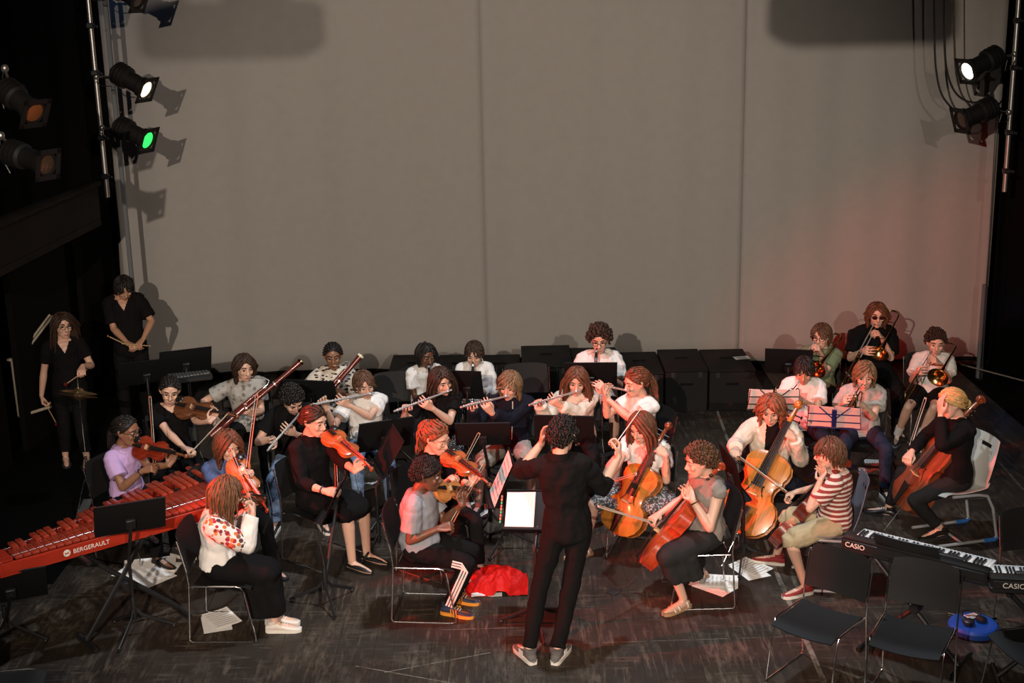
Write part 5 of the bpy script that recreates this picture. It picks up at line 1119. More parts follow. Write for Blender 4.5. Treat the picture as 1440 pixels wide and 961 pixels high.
# 17 curly clarinet
person('curly-haired clarinettist in glasses and white tee, highest in the middle row', (0.867, 12.858, 1.18), face=-6, body=0, pitch=10, s=1.0, hair=('curly', 'dark', dict(r=.027, vol=1.19, n=210)), glasses='dark', lean=.06,
  L=dict(t=(0.841, 12.598, 0.919), e=(1.098, 12.838, 0.725), p='I', curl=SOFT), Rt=dict(t=(0.81, 12.558, 0.78), e=(0.615, 12.838, 0.698), p='I', curl=SOFT), top=dict(m=WHT, sleeve='short', slen=.75, loose=.028, folds=.03), bottom=dict(m=CHAR, k='shorts', cut=.95), shoes=dict(m=BSHOE, sole=RUBBER_W, sock=GREENSOCK), legs=dict(L=dict(yaw=4), R=dict(yaw=-10)))
clarinet('clarinet of the curly-haired player in the white tee', (0.831, 12.738, 1.119), (0.76, 12.204, 0.812), (0, -.8, .6), CLA)
# 18 ponytail flute
person('girl with a curly ponytail in a white tee, legs crossed, flute to the left', (1.106, 11.58, 1.12), face=-66, body=-52, hip=-58, pitch=10, s=.95, female=True, hair=('pony', 'auburn', dict(line=38, tie=(0, -.112, .01), pl=.30, wave=.014)), lean=.06,
  L=dict(t=(0.846, 11.44, 1.102), e=(0.895, 11.34, 0.881), p='O', curl=SOFT), Rt=dict(t=(0.778, 11.56, 1.1), e=(0.906, 11.64, 0.877), p='O', curl=SOFT), top=dict(m=WHT, sleeve='short', slen=.5, loose=.014), bottom=dict(m=DENIM, k='shorts', cut=.45), shoes=S_BW, legs=dict(L=dict(a=(0.783, 11.03, 0.277), k=(0.7, 11.08, 0.618), az=.2), R=dict(a=(0.721, 11.23, 0.159), k=(0.684, 11.23, 0.484))))
flute('flute pointing left from the girl with the curly ponytail', (1.008, 11.48, 1.079), (0.71, 12.028, 0.993), (0, -.4, .9), FLU)
# 19 red ponytail glasses
person('girl with a red ponytail, white hair tie and glasses with a brown violin', (-0.618, 10.158, 1.12), face=52, body=52, pitch=14, s=.95, female=True, hair=('pony', 'red', dict(line=40, tie=(0, -.100, .075), pl=.27, wave=.014, tiec=WHT)), glasses='wire', lean=.08,
  L=dict(t=(-0.296, 9.938, 0.888), e=(-0.433, 10.018, 0.704), p='UI', ax=(0.795, -0.368, -0.483), curl=PRESS), Rt=dict(t=(-0.483, 9.858, 0.887), e=(-0.669, 9.958, 0.673), p='D', curl=CLOSE), top=dict(m=BLK, sleeve='long', slen=.6, loose=.014), bottom=dict(m=BLKT), shoes=S_BLK, legs=dict(L=dict(yaw=52), R=dict(yaw=46)))
bowed('violin', 'brown violin of the girl with the red ponytail', 'violin', (-0.543, 10.068, 1.036), (-0.185, 9.61, 0.935), (.35, -.68, .7), V_AMB, 1, .032, VIO)
bow('pinkish bow slanting up from the girl with the red ponytail', (-0.483, 9.858, 0.887), (-0.297, 10.516, 1.038), (1, -.1, -.6), BOWS, mat('bow_pink', ()))
# 20 boy in track pants
person('boy in a heather tee and black track pants with three white stripes', (-0.651, 9.415, 1.1), face=82, body=78, hip=84, pitch=12, s=.95, bw=1.06, skin='dark', hair=('curly', 'black', dict(r=.0115, vol=1.03, n=420, line=32, cap=1.03)), lean=.08, belly=1.15,
  L=dict(t=(-0.399, 9.475, 0.918), e=(-0.517, 9.515, 0.627), p='UI', ax=(0.921, 0.339, -0.193), curl=PRESS), Rt=dict(t=(-0.483, 9.275, 0.728), e=(-0.705, 9.255, 0.685), p='DI', curl=CLOSE), top=dict(m=HEATHER, sleeve='short', slen=.72, loose=.02), bottom=dict(m=BLKT, stripes=WHT), shoes=dict(m=NAVYMESH, sole=ORANGE, stripe=ORANGE), legs=dict(R=dict(a=(-0.516, 9.316, 0.085), yaw=80, foot=68), L=dict(a=(-0.48, 9.535, 0.085), yaw=86, foot=70)))
bowed('violin', 'golden violin of the boy in the heather tee', 'violin', (-0.602, 9.415, 0.98), (-0.257, 9.819, 0.802), (.1, -.75, .7), V_GOLD, .95, .03, VIO)
bow('bow slanting across the boy in the heather tee', (-0.483, 9.275, 0.728), (-0.232, 9.902, 0.977), (-.6, 0, .4), BOWS, mat('bow_red', ()))
# 21 conductor
cdr = person('conductor in black shirt and trousers seen from behind, arms raised', (0.338, 8.86, 1.578), face=158, body=176, hip=180, pitch=10, s=1.03, bw=.94, seated=False, lean=.0, side=-.03, skin='fair', hair=('curly', 'black', dict(r=.016, vol=1.04, n=300)),
  L=dict(t=(0.237, 9.16, 1.503), e=(0.092, 8.96, 1.283), p='I', curl=SOFT, f=(.15, .1, 1)), Rt=dict(t=(0.727, 9.08, 1.429), e=(0.693, 8.98, 1.089), p='I', curl=CLOSE, f=(.1, .5, .85)), top=dict(m=cloth('black_shirt', (.0075, .007, .0075)), sleeve='long', slen=.02, loose=.022, hem=-.16, folds=.03), bottom=dict(m=BLKT, loose=.009), shoes=dict(m=GREYSHOE, sole=RUBBER_W, stripe=RUBBER_W), legs=dict(L=dict(a=(0.075, 8.575, 0.085), yaw=205), R=dict(a=(0.275, 8.566, 0.085), yaw=158)))
t = empty('baton', (0.727, 9.08, 1.429), 0, 'white conducting baton in the conductor\'s right hand', 'baton'); bd = V((0.555, 0.675, 0.487))
q = MB(); q.tube([V((0, 0, 0)), bd * .36], [.0035, .0022], 7); q.build('shaft', mat('baton_white', (.8, .78, .74), .5), t); q = MB(); q.lathe([(.004, -.05), (.011, -.035), (.012, -.02), (.005, .01)], (0, 0, 0), bd, 10); q.build('handle', MAPLE, t)
# 22 cellist, long red hair
person('cellist with long dark red hair in a white tee and speckled skirt', (1.042, 10.409, 1.1), face=-36, body=-18, pitch=20, s=.94, female=True, hair=('long', 'auburn', dict(len=.34, part=.3)), lean=.08,
  L=dict(t=(1.166, 10.309, 0.936), e=(1.238, 10.309, 0.626), p='B', ax=(0.549, 0.516, 0.658), curl=PRESS), Rt=dict(t=(0.72, 9.989, 0.75), e=(0.797, 10.249, 0.721), p='D', curl=CLOSE), top=dict(m=WHT, sleeve='short', loose=.014, front=('scoop', SKIN['fair'])), bottom=dict(m=SPECK, k='skirt', hem=-.12), shoes=dict(m=SILVERSTRAP, sole=STRAW, kind='sandal'), legs=dict(L=dict(yaw=22, so=.06), R=dict(yaw=-62, so=.06)))
bowed('cello', 'amber cello of the cellist with long dark red hair', 'cello', (0.791, 10.18, 0.269), (1.246, 10.369, 1.121), (-.55, -.75, .36), V_CORG, None, .105, CEL, True, None, V_CBRN)
bow('pale bow crossing the amber cello near the bridge', (0.717, 9.949, 0.778), (0.895, 9.344, 1.081), (0, 1, .2), BOWS, mat('bow_pale', (.55, .40, .30), .4))
# 23 cellist grey knit
person('cellist with short curls in a sleeveless grey knit and dark skirt', (1.394, 9.528, 1.12), face=-82, body=-66, hip=-74, pitch=12, s=.97, female=True, hair=('curly', 'brown', dict(r=.018, vol=1.07, n=260)), lean=.06,
  L=dict(t=(1.287, 9.428, 0.922), e=(1.27, 9.268, 0.657), p='F', ax=(0.696, 0.137, 0.705), curl=PRESS), Rt=dict(t=(1.055, 9.628, 0.591), e=(1.222, 9.788, 0.633), p='D', curl=CLOSE), top=dict(m=WOOL, sleeve='none', loose=.024, hem=-.12, folds=.026), bottom=dict(m=CHAR, k='skirt', hem=.55), shoes=dict(m=SILVERSTRAP, sole=STRAW, kind='sandal'), legs=dict(L=dict(a=(1.259, 9.329, 0.085), yaw=-62, foot=-55), R=dict(a=(1.462, 9.854, 0.085), yaw=-85, foot=-80)))
bowed('cello', 'bright red-orange cello of the cellist in the grey knit', 'cello', (0.956, 9.615, 0.285), (1.526, 9.508, 1.096), (-.90, .22, .40), V_CRED, None, .105, CEL, True)
bow('long white-haired bow reaching left from the red-orange cello', (1.055, 9.628, 0.591), (0.606, 9.197, 0.91), (.3, -.8, -.4), BOWS, mat('bow_pale', ()))
# 24 cellist cream jacket
person('cellist with red-brown curls in a cream jacket and black tee', (2.143, 10.619, 1.16), face=-20, body=-8, pitch=22, s=.99, hair=('bob', 'red', dict(len=.19, wave=.009, n=190)), lean=.10,
  L=dict(t=(2.223, 10.459, 1.008), e=(2.374, 10.499, 0.76), p='B', ax=(0.557, 0.449, 0.699), curl=PRESS), Rt=dict(t=(1.776, 10.219, 0.906), e=(1.864, 10.569, 0.89), p='D', curl=CLOSE), top=dict(m=CREAM, sleeve='long', loose=.03, jacket=True, folds=.03, hem=-.1, front=('open', BLK)), bottom=dict(m=cloth('dark_navy', (.012, .014, .025))), shoes=S_BW, legs=dict(L=dict(yaw=26, so=.08), R=dict(yaw=-55, so=.08)))
bowed('cello', 'glowing orange cello of the cellist in the cream jacket', 'cello', (1.79, 10.146, 0.268), (2.347, 10.559, 1.218), (-.45, -.82, .36), V_COR2, None, .11, CEL, True, None, V_CORG)
bow('brown bow across the strings of the glowing orange cello', (1.776, 10.219, 0.906), (2.052, 9.558, 0.836), (.2, .9, .1), BOWS, BOWSTICK)
# 25 striped tee
person('boy in a red and cream striped tee and khaki shorts seen from the side', (2.427, 9.748, 1.08), face=-100, body=-108, hip=-98, pitch=8, s=.93, hair=('short', 'brown', dict(len=.11, n=300, line=34)), glasses='red', lean=.06,
  L=dict(t=(2.353, 9.688, 0.947), e=(2.239, 9.548, 0.691), p='F', ax=(0.668, -0.243, 0.704), curl=PRESS), Rt=dict(t=(2.208, 10.168, 0.549), e=(2.376, 10.108, 0.63), p='D', curl=CLOSE), top=dict(m=STRIPED, sleeve='short', slen=.72, loose=.02), bottom=dict(m=KHAKI, k='shorts', cut=.97), shoes=dict(m=mat('red_canvas', (.25, .02, .02), .8), sole=RUBBER_W), legs=dict(L=dict(a=(2.225, 9.531, 0.085), foot=-70), R=dict(a=(2.116, 10.095, 0.085), yaw=-120, foot=-110)))
bowed('cello', 'very dark red cello of the boy in the striped tee', 'cello', (2.098, 10.164, 0.201), (2.545, 9.768, 1.006), (-.72, .58, .38), V_CDK, None, .1, CEL, True)
# 26, 27 trumpets
person('trumpeter with dark hair in a white tee, looking down', (2.717, 12.008, 1.08), face=-16, body=-8, pitch=24, s=.92, skin='tan', hair=('short', 'black', dict(len=.08)), lean=.08,
  L=dict(t=(2.597, 11.748, 0.873), e=(2.885, 11.948, 0.692), p='I', curl=CLOSE), Rt=dict(t=(2.52, 11.748, 0.848), e=(2.509, 12.008, 0.737), p='I', curl=SOFT), top=dict(m=WHT, sleeve='short', loose=.022), bottom=dict(m=cloth('dark_navy', ())), shoes=dict(m=TANSHOE, sole=RUBBER_W), legs=dict(L=dict(yaw=14), R=dict(yaw=-20)))
trumpet('trumpet of the dark-haired player in the white tee', (2.648, 11.888, 1.0), (2.396, 11.522, 0.882), (-.2, -.2, .9), TPT)
person('trumpeter with a light bob in a grey tee behind the pink sheets', (3.229, 11.807, 1.08), face=-12, body=-6, pitch=14, s=.94, hair=('bob', 'light', dict(len=.13, part=-.6)), lean=.08,
  L=dict(t=(3.084, 11.537, 0.896), e=(3.346, 11.727, 0.658), p='I', curl=CLOSE), Rt=dict(t=(3.009, 11.547, 0.921), e=(2.983, 11.807, 0.708), p='I', curl=SOFT), top=dict(m=GREY, sleeve='short', loose=.026, folds=.028, hem=-.12), bottom=dict(m=DENIM), shoes=S_BW, legs=dict(L=dict(yaw=8), R=dict(yaw=-24)))
trumpet('trumpet of the light-haired player in the grey tee', (3.168, 11.687, 1.022), (2.938, 11.308, 0.899), (-.2, -.2, .9), TPT)
# 28 - 30 trombones
person('trombonist in glasses and a sage green tee at the back', (3.116, 13.066, 1.12), face=-30, body=-6, pitch=8, s=.95, hair=('mop', 'brown', dict(len=.13)), glasses='dark', lean=.06,
  L=dict(t=(3.019, 12.846, 1.049), e=(3.158, 12.966, 0.745), p='I', curl=CLOSE), Rt=dict(t=(2.853, 12.706, 0.917), e=(2.893, 13.006, 0.784), p='I', curl=SOFT), top=dict(m=GREEN_T, sleeve='short', slen=.7, loose=.02), bottom=dict(m=BLKT), shoes=S_BLK)
trombone('trombone of the player in the sage green tee', (3.016, 12.936, 1.083), (2.506, 12.308, 0.791), (.95, -.2, .2), TBN)
person('trombonist with long reddish hair, sunglasses and a black top', (3.807, 13.576, 1.2), face=-6, body=0, pitch=8, s=1.03, hair=('long', 'auburn', dict(len=.2)), glasses='sun', lean=.06, seat_z=.52,
  L=dict(t=(3.754, 13.376, 1.039), e=(3.98, 13.496, 0.726), p='I', curl=CLOSE), Rt=dict(t=(3.651, 13.236, 0.898), e=(3.565, 13.576, 0.805), p='I', curl=SOFT), top=dict(m=BLK, sleeve='short', slen=.8, loose=.026), bottom=dict(m=BLKT), shoes=S_BLK)
trombone('trombone of the player in sunglasses, its slide reaching far down left', (3.746, 13.446, 1.127), (3.273, 12.807, 0.664), (.95, -.2, .2), TBN)
person('boy trombonist in a white tee and black shorts at the right', (4.26, 13.023, 1.04), face=-10, body=-4, pitch=12, s=.92, skin='fair', hair=('curly', 'dark', dict(r=.018, vol=1.07, n=240)), lean=.08,
  L=dict(t=(4.179, 12.823, 0.905), e=(4.415, 12.963, 0.674), p='I', curl=CLOSE), Rt=dict(t=(4.027, 12.683, 0.839), e=(4.04, 13.003, 0.67), p='I', curl=SOFT), top=dict(m=WHT, sleeve='short', slen=.7, loose=.024), bottom=dict(m=BLK, k='shorts', cut=.8), shoes=dict(m=BSHOE, sole=RUBBER_W, sock=WSOCK), legs=dict(L=dict(a=(4.1, 12.847, 0.085), yaw=-8), R=dict(a=(3.911, 12.969, 0.085), yaw=-22)))
trombone('trombone of the boy in the white tee and black shorts', (4.178, 12.903, 0.971), (3.748, 12.275, 0.724), (.95, -.2, .2), TBN)
# 31 blonde cellist
person('blonde cellist in black with one hand on her forehead, on the white chair', (3.617, 10.579, 1.19), face=-82, body=-74, hip=-80, pitch=14, s=1.0, female=True, hair=('bun', 'blonde', dict(line=40, tie=(0, -.11, -.05), cap=1.05)), lean=.08,
  L=dict(t=(3.512, 10.459, 1.225), e=(3.464, 10.319, 0.924), p='B', curl=FLAT, f=(-.05, .25, 1)), Rt=dict(t=(3.305, 10.639, 0.669), e=(3.514, 10.879, 0.79), p='D', curl=CLOSE), top=dict(m=BLK, sleeve='long', loose=.016, name='cardigan', hem=-.12), bottom=dict(m=cloth('charcoal_leggings', (.014, .0135, .014)), loose=.006, cut=.86), shoes=dict(m=BLEATHER, sole=BSHOE), legs=dict(L=dict(a=(3.592, 10.559, 0.085), yaw=-78, foot=-70), R=dict(yaw=-120, so=.14)))
bowed('cello', 'reddish brown cello of the blonde cellist', 'cello', (3.26, 10.71, 0.244), (3.845, 10.599, 1.222), (-.88, -.22, .42), V_CBRN, None, .11, CEL, True)
bow('pale bow standing up beside the reddish brown cello', (3.305, 10.639, 0.669), (3.608, 11.178, 1.038), (-1, 0, 0), BOWS, mat('bow_pale', ()))
finish_remesh()

# ------------------------------------------------------------------ chairs
def seat_for(key, label, fwd=.07, dyaw=0):
    for lab, (o, org, T, arms, lg, P, N, hip) in PEOPLE.items():
        if lab.startswith(key): return chair(V((P.x, P.y, 0)) + hv(hip + dyaw) * fwd, hip + dyaw, label)
    raise KeyError(key)
for key, lab in (('seated woman in black tee and wire', 'black chair under the viola player in wire glasses'), ('seated girl with braided', 'black chair under the girl in the lilac tee, behind the red xylophone'), ('seated girl with a bob', 'black chair of the bassoonist with the bob'),
                 ('seated girl in a blue tee', 'black chair of the girl in the blue tee'), ('girl with long red-lit', 'black chair under the long-haired girl in the white blouse'), ('seated boy with dark curls', 'black chair of the flautist in the black tee'),
                 ('woman in a black dress', 'black chair under the woman in the black dress'), ('seated girl with tied', 'black chair of the bassoonist in the dash-patterned tee'), ('seated boy in a white tee with a flute', 'black chair of the flautist in the white tee left of centre'),
                 ('seated child', 'black chair of the child with dreadlocks'), ('woman in a black tee with sunglasses', 'black chair of the flautist with sunglasses in her hair'), ('small boy', 'black chair of the small boy in the white buttoned shirt'),
                 ('seated teenager', 'black chair of the flautist in the navy jacket'), ('seated girl with long auburn', 'black chair of the flautist in the cream hoodie'), ('curly-haired clar', 'black chair of the curly-haired clarinettist'),
                 ('girl with a curly pony', 'black chair under the flautist with crossed legs'), ('girl with a red pony', 'black chair of the violinist with the red ponytail'), ('boy in a heather', 'black chair under the boy in track pants'),
                 ('cellist with long', 'black chair of the cellist with long dark red hair'), ('cellist with short', 'black chair under the cellist in the grey knit'), ('cellist with red-brown', 'black chair of the cellist in the cream jacket'),
                 ('trumpeter with dark', 'black chair of the trumpeter in the white tee'), ('trumpeter with a light', 'black chair of the trumpeter in the grey tee'), ('trombonist in glasses', 'black chair of the trombonist in sage green'),
                 ('boy trombonist', 'black chair of the trombonist in black shorts')):
    seat_for(key, lab, dyaw=-15 if 'grey knit' in lab else 0)
st_ = seat_for('trombonist with long', 'black high chair of the trombonist in sunglasses'); st_.scale = (1, 1, 1.15)
chair((2.013, 8.231, 0.45), -42, 'empty black chair in front of the left keyboard, lower right'); chair((2.579, 7.986, 0.45), -30, 'empty black chair right of centre in the lower right corner, next to the blue stool')
chair((3.339, 7.833, 0.45), -78, 'empty black chair cut by the right edge, its seat corner showing'); chair((3.799, 8.835, 0.7), 8, 'empty black chair at the right edge behind the second keyboard')
chair((-3.206, 7.535, 0.45), 98, 'empty black chair cut by the lower left corner, only its seat edge showing'); chair((0.155, 12.919, 0.85), 4, 'empty black chair in the back row right of the navy jacket'); chair((-1.153, 12.706, 0.85), 6, 'empty black chair in the back row left of the dreadlocked child')
def plastic_chair(loc, yaw, label, m, mf, mfoot):
    r = empty('plastic_chair', (loc[0], loc[1], 0), R_(yaw), label, 'chair')
    def fn(u, v):
        t = v; x = (u - .5) * (.44 - .06 * max(0, t - .55) - .03 * math.sin(t * 3.1))
        if t < .45: y, z = -.22 + .40 * t / .45, .455 - .02 * math.sin(math.pi * t / .45) - .03 * max(0, (.08 - t) / .08) ** 2
        else:
            s = (t - .45) / .55; y, z = .18 + .05 * math.sin(s * 1.57) + .07 * s, .455 + .43 * s ** 1.25 + .0
        dish = (2 * u - 1) ** 2
        return (x, y - (.035 * dish if t > .55 else 0), z + (.03 * dish if t < .55 else 0))
    mb = MB(); mb.sheet(fn, 12, 26, .007)
    keep = [(f, m_) for f, m_ in zip(mb.f, mb.m)]
    def inslot(f):
        c = sum((mb.v[i] for i in f), V((0, 0, 0))) / len(f); return abs(c.x) < .085 and .77 < c.z < .815
    mb.f = [f for f, _ in keep if not inslot(f)]; mb.m = [0] * len(mb.f)
    mb.build('shell', m, r)
    for s in (-1, 1):
        x = s * .20; q = MB(); q.tube([(x * .9, -.12, .43), (x, .10, .432), (x, .19, .415), (x * 1.02, .25, .30), (x * 1.05, .30, .05), (x * 1.05, .285, .022), (x * 1.05, .25, .018), (x * 1.05, -.24, .018)], .0135, 10); q.build('side_frame', mf, r)
        q = MB(); q.tube([(x * 1.05, .31, .04), (x * 1.05, .28, .016), (x * 1.05, .18, .016)], .019, 8); q.build('foot_cap', mfoot, r)
    q = MB(); q.tube([(-.21, -.02, .018), (.21, -.02, .018)], .011, 8); q.build('cross_bar', mf, r); return r
PF = mat('grey_painted_tube', (.36, .37, .39), .4, .3)
def sitter(key):
    for lab, v in PEOPLE.items():
        if lab.startswith(key): return v
bl = sitter('blonde'); plastic_chair(bl[5] + hv(bl[7]) * -.0, -76, 'white plastic chair with a handle slot and blue feet under the blonde cellist', mat('white_plastic', (.52, .53, .50), .45), PF, mat('blue_plastic', (.03, .14, .42), .45))
bl = sitter('boy in a red'); plastic_chair(bl[5] + hv(bl[7]) * .06, -98, 'grey-blue plastic chair under the boy in the striped tee', mat('grey_blue_plastic', (.11, .115, .15), .35), PF, mat('grey_plastic_foot', (.2, .2, .22), .5))

# ------------------------------------------------------------------ music stands and sheets
WI = STANDBLACK
s1 = stand((-2.839, 9.103, 0.0), (-2.767, 9.0, 0.973), -158, 28, 'black music stand before the red xylophone, back of its wide desk to us', .50, .31, legyaw=20)
s2 = stand((-3.754, 8.999, 0.0), (-3.589, 8.75, 0.566), -158, 28, 'black music stand cut by the left edge below the xylophone', .50, .31)
s3 = stand((-1.481, 9.534, 0.0), (-1.43, 10.0, 0.698), -96, 26, 'black music stand seen edge-on before the woman in the black dress', .46, .32, legyaw=50)
s4 = stand((-1.147, 10.421, 0.0), (-1.032, 10.4, 0.94), -74, 32, 'black music stand seen edge-on left of the boy in track pants', .46, .34)
s5 = stand(None, (-1.136, 11.2, 0.801), -157, 26, 'black music stand in front of the flautist in white left of centre', .50, .34)
s6 = stand(None, (-1.872, 11.9, 0.999), 168, 24, 'black music stand in front of the bassoonist in the dash-patterned tee', .50, .26)
s7 = stand(None, (-0.433, 12.2, 0.938), 170, 22, 'narrow black music stand hiding the small boy in the buttoned shirt', .30, .33)
s8 = stand((-0.22, 10.821, 0.0), (-0.259, 10.6, 0.995), 179, 24, 'black music stand right in front of the navy jacket player', .46, .24)
s9 = stand((-0.085, 10.513, 0.0), (-0.102, 10.0, 0.83), -84, 24, 'music stand with open white pages turned towards the boy in track pants', .40, .40)
s10 = stand((0.135, 9.06, 0.0), (0.17, 9.35, 0.807), -6, 52, 'conductor\'s music stand with a white score, half hidden by him', .50, .36, legyaw=40)
s11 = stand(None, (0.747, 12.3, 0.981), 177, 24, 'black music stand in front of the curly-haired clarinettist', .50, .30)
s12 = stand(None, (0.444, 11.15, 0.836), 172, 26, 'black music stand between the conductor and the cream hoodie', .52, .32)
s13 = stand((1.839, 10.089, 0.0), (1.727, 10.05, 0.825), 97, 14, 'black music stand seen edge-on left of the glowing orange cello', .50, .34, legyaw=15)
s14 = stand(None, (2.717, 12.7, 0.958), 168, 24, 'black music stand in front of the trombonist in sage green', .46, .30)
s15 = stand(None, (-3.181, 12.6, 1.115), -158, 26, 'raised black music stand at the left before the back cloth, right one of two', .50, .30)
s16 = stand(None, (-3.543, 12.5, 1.044), -158, 30, 'black music stand at the left before the back cloth, left one of two', .52, .30)
sheet_on(s9, -.005, .0, .37, .37, 'open white pages on the stand before the boy in track pants', m=PAPER)
q = sheet_on(s10, .135, .01, .215, .30, 'white score page on the conductor\'s stand', name='score', off=.010, lines=False)
tb = MB()
r_, up_, n_ = s10[2], s10[3], s10[4]
for k in range(9): tb.sheet(lambda u, v, k=k: (r_ * (.138 + .012 * u) + up_ * (-.12 + .027 * k + .02 * v) + n_ * .004), 1, 1, .001, m=k % 3)
tb.build('index_tabs', [mat('tab_green', (.05, .35, .16), .6), mat('tab_orange', (.7, .2, .06), .6), mat('tab_pink', (.65, .12, .12), .6)], q)
# folding wire stands
def wire_stand(base, desk, yaw, tilt, label, m, w=.46, h=.27):
    base = V((base[0], base[1], 0)); root = empty('folding_music_stand', base, 0, label, 'music stand'); f = hv(yaw); r = V((f.y, -f.x, 0)); up = UP * math.cos(R_(tilt)) - f * math.sin(R_(tilt)); n = f * math.cos(R_(tilt)) + UP * math.sin(R_(tilt)); q = V(desk) - base
    def P2(a, b): return q + r * a * w + up * b * h
    for pts in ([P2(-.5, -.5), P2(-.47, .5)], [P2(.5, -.5), P2(.47, .5)], [P2(-.5, -.5), P2(.5, -.5)], [P2(-.48, .16), P2(.48, .16)], [P2(-.49, -.2), P2(.49, -.2)], [P2(-.28, .5), P2(0, -.1)], [P2(.28, .5), P2(0, -.1)]):
        mb = MB(); mb.tube(pts, .005, 6, flat=.6); mb.build('desk_bar', m, root)
    mb = MB(); mb.box(q - n * .006, (.04, .012, h * .8), Matrix((r, n, up)).transposed()); mb.build('centre_bar', m, root)
    a = q - up * h * .45 - n * .01; mb = MB(); mb.tube([a, V((0, 0, .3))], .009, 8); mb.tube([V((0, 0, .38)), V((0, 0, .1))], .013, 8); mb.build('pole', m, root)
    for k in range(3):
        t = 2.1 * k + .4; e = V((math.cos(t), math.sin(t), 0)); mb = MB(); mb.tube([UP * .3, e * .3 + UP * .012], .006, 6); mb.tube([UP * .12, e * .17 + UP * .14], .004, 6); mb.build('leg', m, root)
    return root, q, r, up, n
BLUEM = mat('blue_lacquer', (.014, .018, .11), .35); PINKP = mat('pink_paper', (.80, .50, .46), .8)
w1s = wire_stand((3.052, 11.858, 0.0), (2.788, 11.1, 0.906), 166, 30, 'blue folding stand holding pink sheets before the light-haired trumpeter', BLUEM)
for dx, lab in ((-.115, 'pink sheet on the blue folding stand, left page'), (.115, 'pink sheet on the blue folding stand, right page')): sheet_on(w1s, dx, .0, .225, .27, lab, m=PINKP, off=.009)
w2s = wire_stand((2.332, 11.47, 0.96), (2.328, 11.45, 0.967), 176, 30, 'folding stand with white sheets behind the cellist in the cream jacket', BLACKMETAL)
for dx, lab in ((-.12, 'white sheet on the folding stand left of the cream jacket cellist\'s head'), (.12, 'white sheet on the folding stand right of the cream jacket cellist\'s head')): sheet_on(w2s, dx, .0, .21, .26, lab, m=PAPER, off=.009)
t = empty('stand_pole', (3.596, 12.304, 0.0), 0, 'thin bare stand pole on a tripod before the boy trombonist', 'stand')
q = MB(); q.tube([V((0, 0, .1)), V((0, 0, .62))], .009, 8); q.build('pole', CHROME, t)
for k in range(3):
    e = V((math.cos(2.1 * k + 2.9), math.sin(2.1 * k + 2.9), 0)); q = MB(); q.tube([UP * .22, e * .24 + UP * .01], .008, 6); q.build('leg', BLACKMETAL, t)
for c, w_, h_, rz, n, lab in (((-3.009, 10.191, 0.0), .30, .42, 75, 4, 'heap of white pages on the floor under the xylophone stand'), ((-2.251, 9.259, 0.0), .21, .30, 25, 2, 'white and blue-tinted pages under the chair of the white-bloused girl'), ((-0.368, 11.378, 0.0), .21, .28, 60, 2, 'pale pages on the floor beside the violinist with the red ponytail'),
                              ((1.575, 9.729, 0.0), .21, .30, 62, 3, 'crumpled printed pages under the chair of the grey knit cellist'), ((1.9, 9.977, 0.0), .21, .30, 30, 2, 'pages on the floor right of the grey knit cellist\'s chair'), ((3.537, 12.367, 0.0), .16, .22, 80, 1, 'white page on the floor below the bare stand pole'), ((3.408, 12.139, 0.0), .15, .2, 75, 1, 'second white page on the floor in front of the bare stand pole'),
                              ((-1.491, 12.064, 0.0), .24, .32, 50, 2, 'greenish white pages on the floor right of the woman in the black dress'), ((-0.986, 11.446, 0.0), .2, .28, 70, 1, 'white page on the floor behind the boy in track pants'), ((2.658, 11.734, 0.0), .21, .28, 15, 1, 'white printed page hanging by the cream jacket cellist\'s knee')):
    floor_paper(c, w_, h_, rz, lab, .025, PAPER, n)

# ------------------------------------------------------------------ red xylophone
XR = mat('red_lacquer', (.40, .030, .012), .32, coat=.4, pattern=pat_wood((.30, .02, .008), 5)); XB = mat('padouk_bar', (.36, .042, .018), .33, coat=.4, pattern=pat_wood((.22, .022, .010), 7, (1, 8, 8)))
xa, xb = V((-3.586, 8.653, 0.72)), V((-2.408, 9.603, 0.72)); ex = (xb - xa); ex.z = 0; ex.normalize(); ey = V((-ex.y, ex.x, 0)); XL = 1.92
xr = empty('xylophone', V((xa.x, xa.y, 0)), math.atan2(ex.y, ex.x), 'long red wooden xylophone on a crossed black stand at left', 'xylophone')
wid = lambda x: .20 + (.86 - .20) * (x / XL)
mb = MB(); mb.box((XL / 2, 0, .735), (XL, .028, .10), bev=.004); mb.build('front_rail', XR, xr)
def slanted(x0, y0, x1, y1, z, hgt, th):
    d = V((x1 - x0, y1 - y0, 0)); l = d.length; d.normalize(); q = MB(); q.box(((x0 + x1) / 2, (y0 + y1) / 2, z), (l, th, hgt), Matrix((d, V((-d.y, d.x, 0)), UP)).transposed(), bev=.004); return q
slanted(0, wid(0), XL, wid(XL), .735, .10, .028).build('back_rail', XR, xr)
q = slanted(-.01, -.012, -.01, wid(0) + .015, .745, .12, .03); q.sheet(lambda u, v: (-.02 + .10 * u, wid(0) * v, .80 + .0 * u), 2, 2, .02); q.build('end_board', XR, xr)
slanted(XL, -.012, XL, wid(XL) + .015, .745, .13, .035).build('end_board', XR, xr)
slanted(0, wid(0) * .5, XL, wid(XL) * .5, .72, .07, .02).build('middle_rail', XR, xr)
nb_ = 30
for i in range(nb_):
    x = .125 + (XL - .2) * i / (nb_ - 1); ln = wid(x) * .54 + .03
    q = MB(); q.box((0, 0, 0), (.054, ln, .022), bev=.004); b = q.build('natural_bar', XB, xr); b.location = (x, ln / 2 - .005, .80)
    if i % 7 not in (2, 6) and i < nb_ - 1:
        x2 = x + (XL - .2) / (nb_ - 1) / 2; l2 = wid(x2) * .46; q = MB(); q.box((0, 0, 0), (.044, l2, .022), bev=.004); b = q.build('accidental_bar', XB, xr); b.location = (x2, wid(x2) - l2 / 2 + .005, .816)
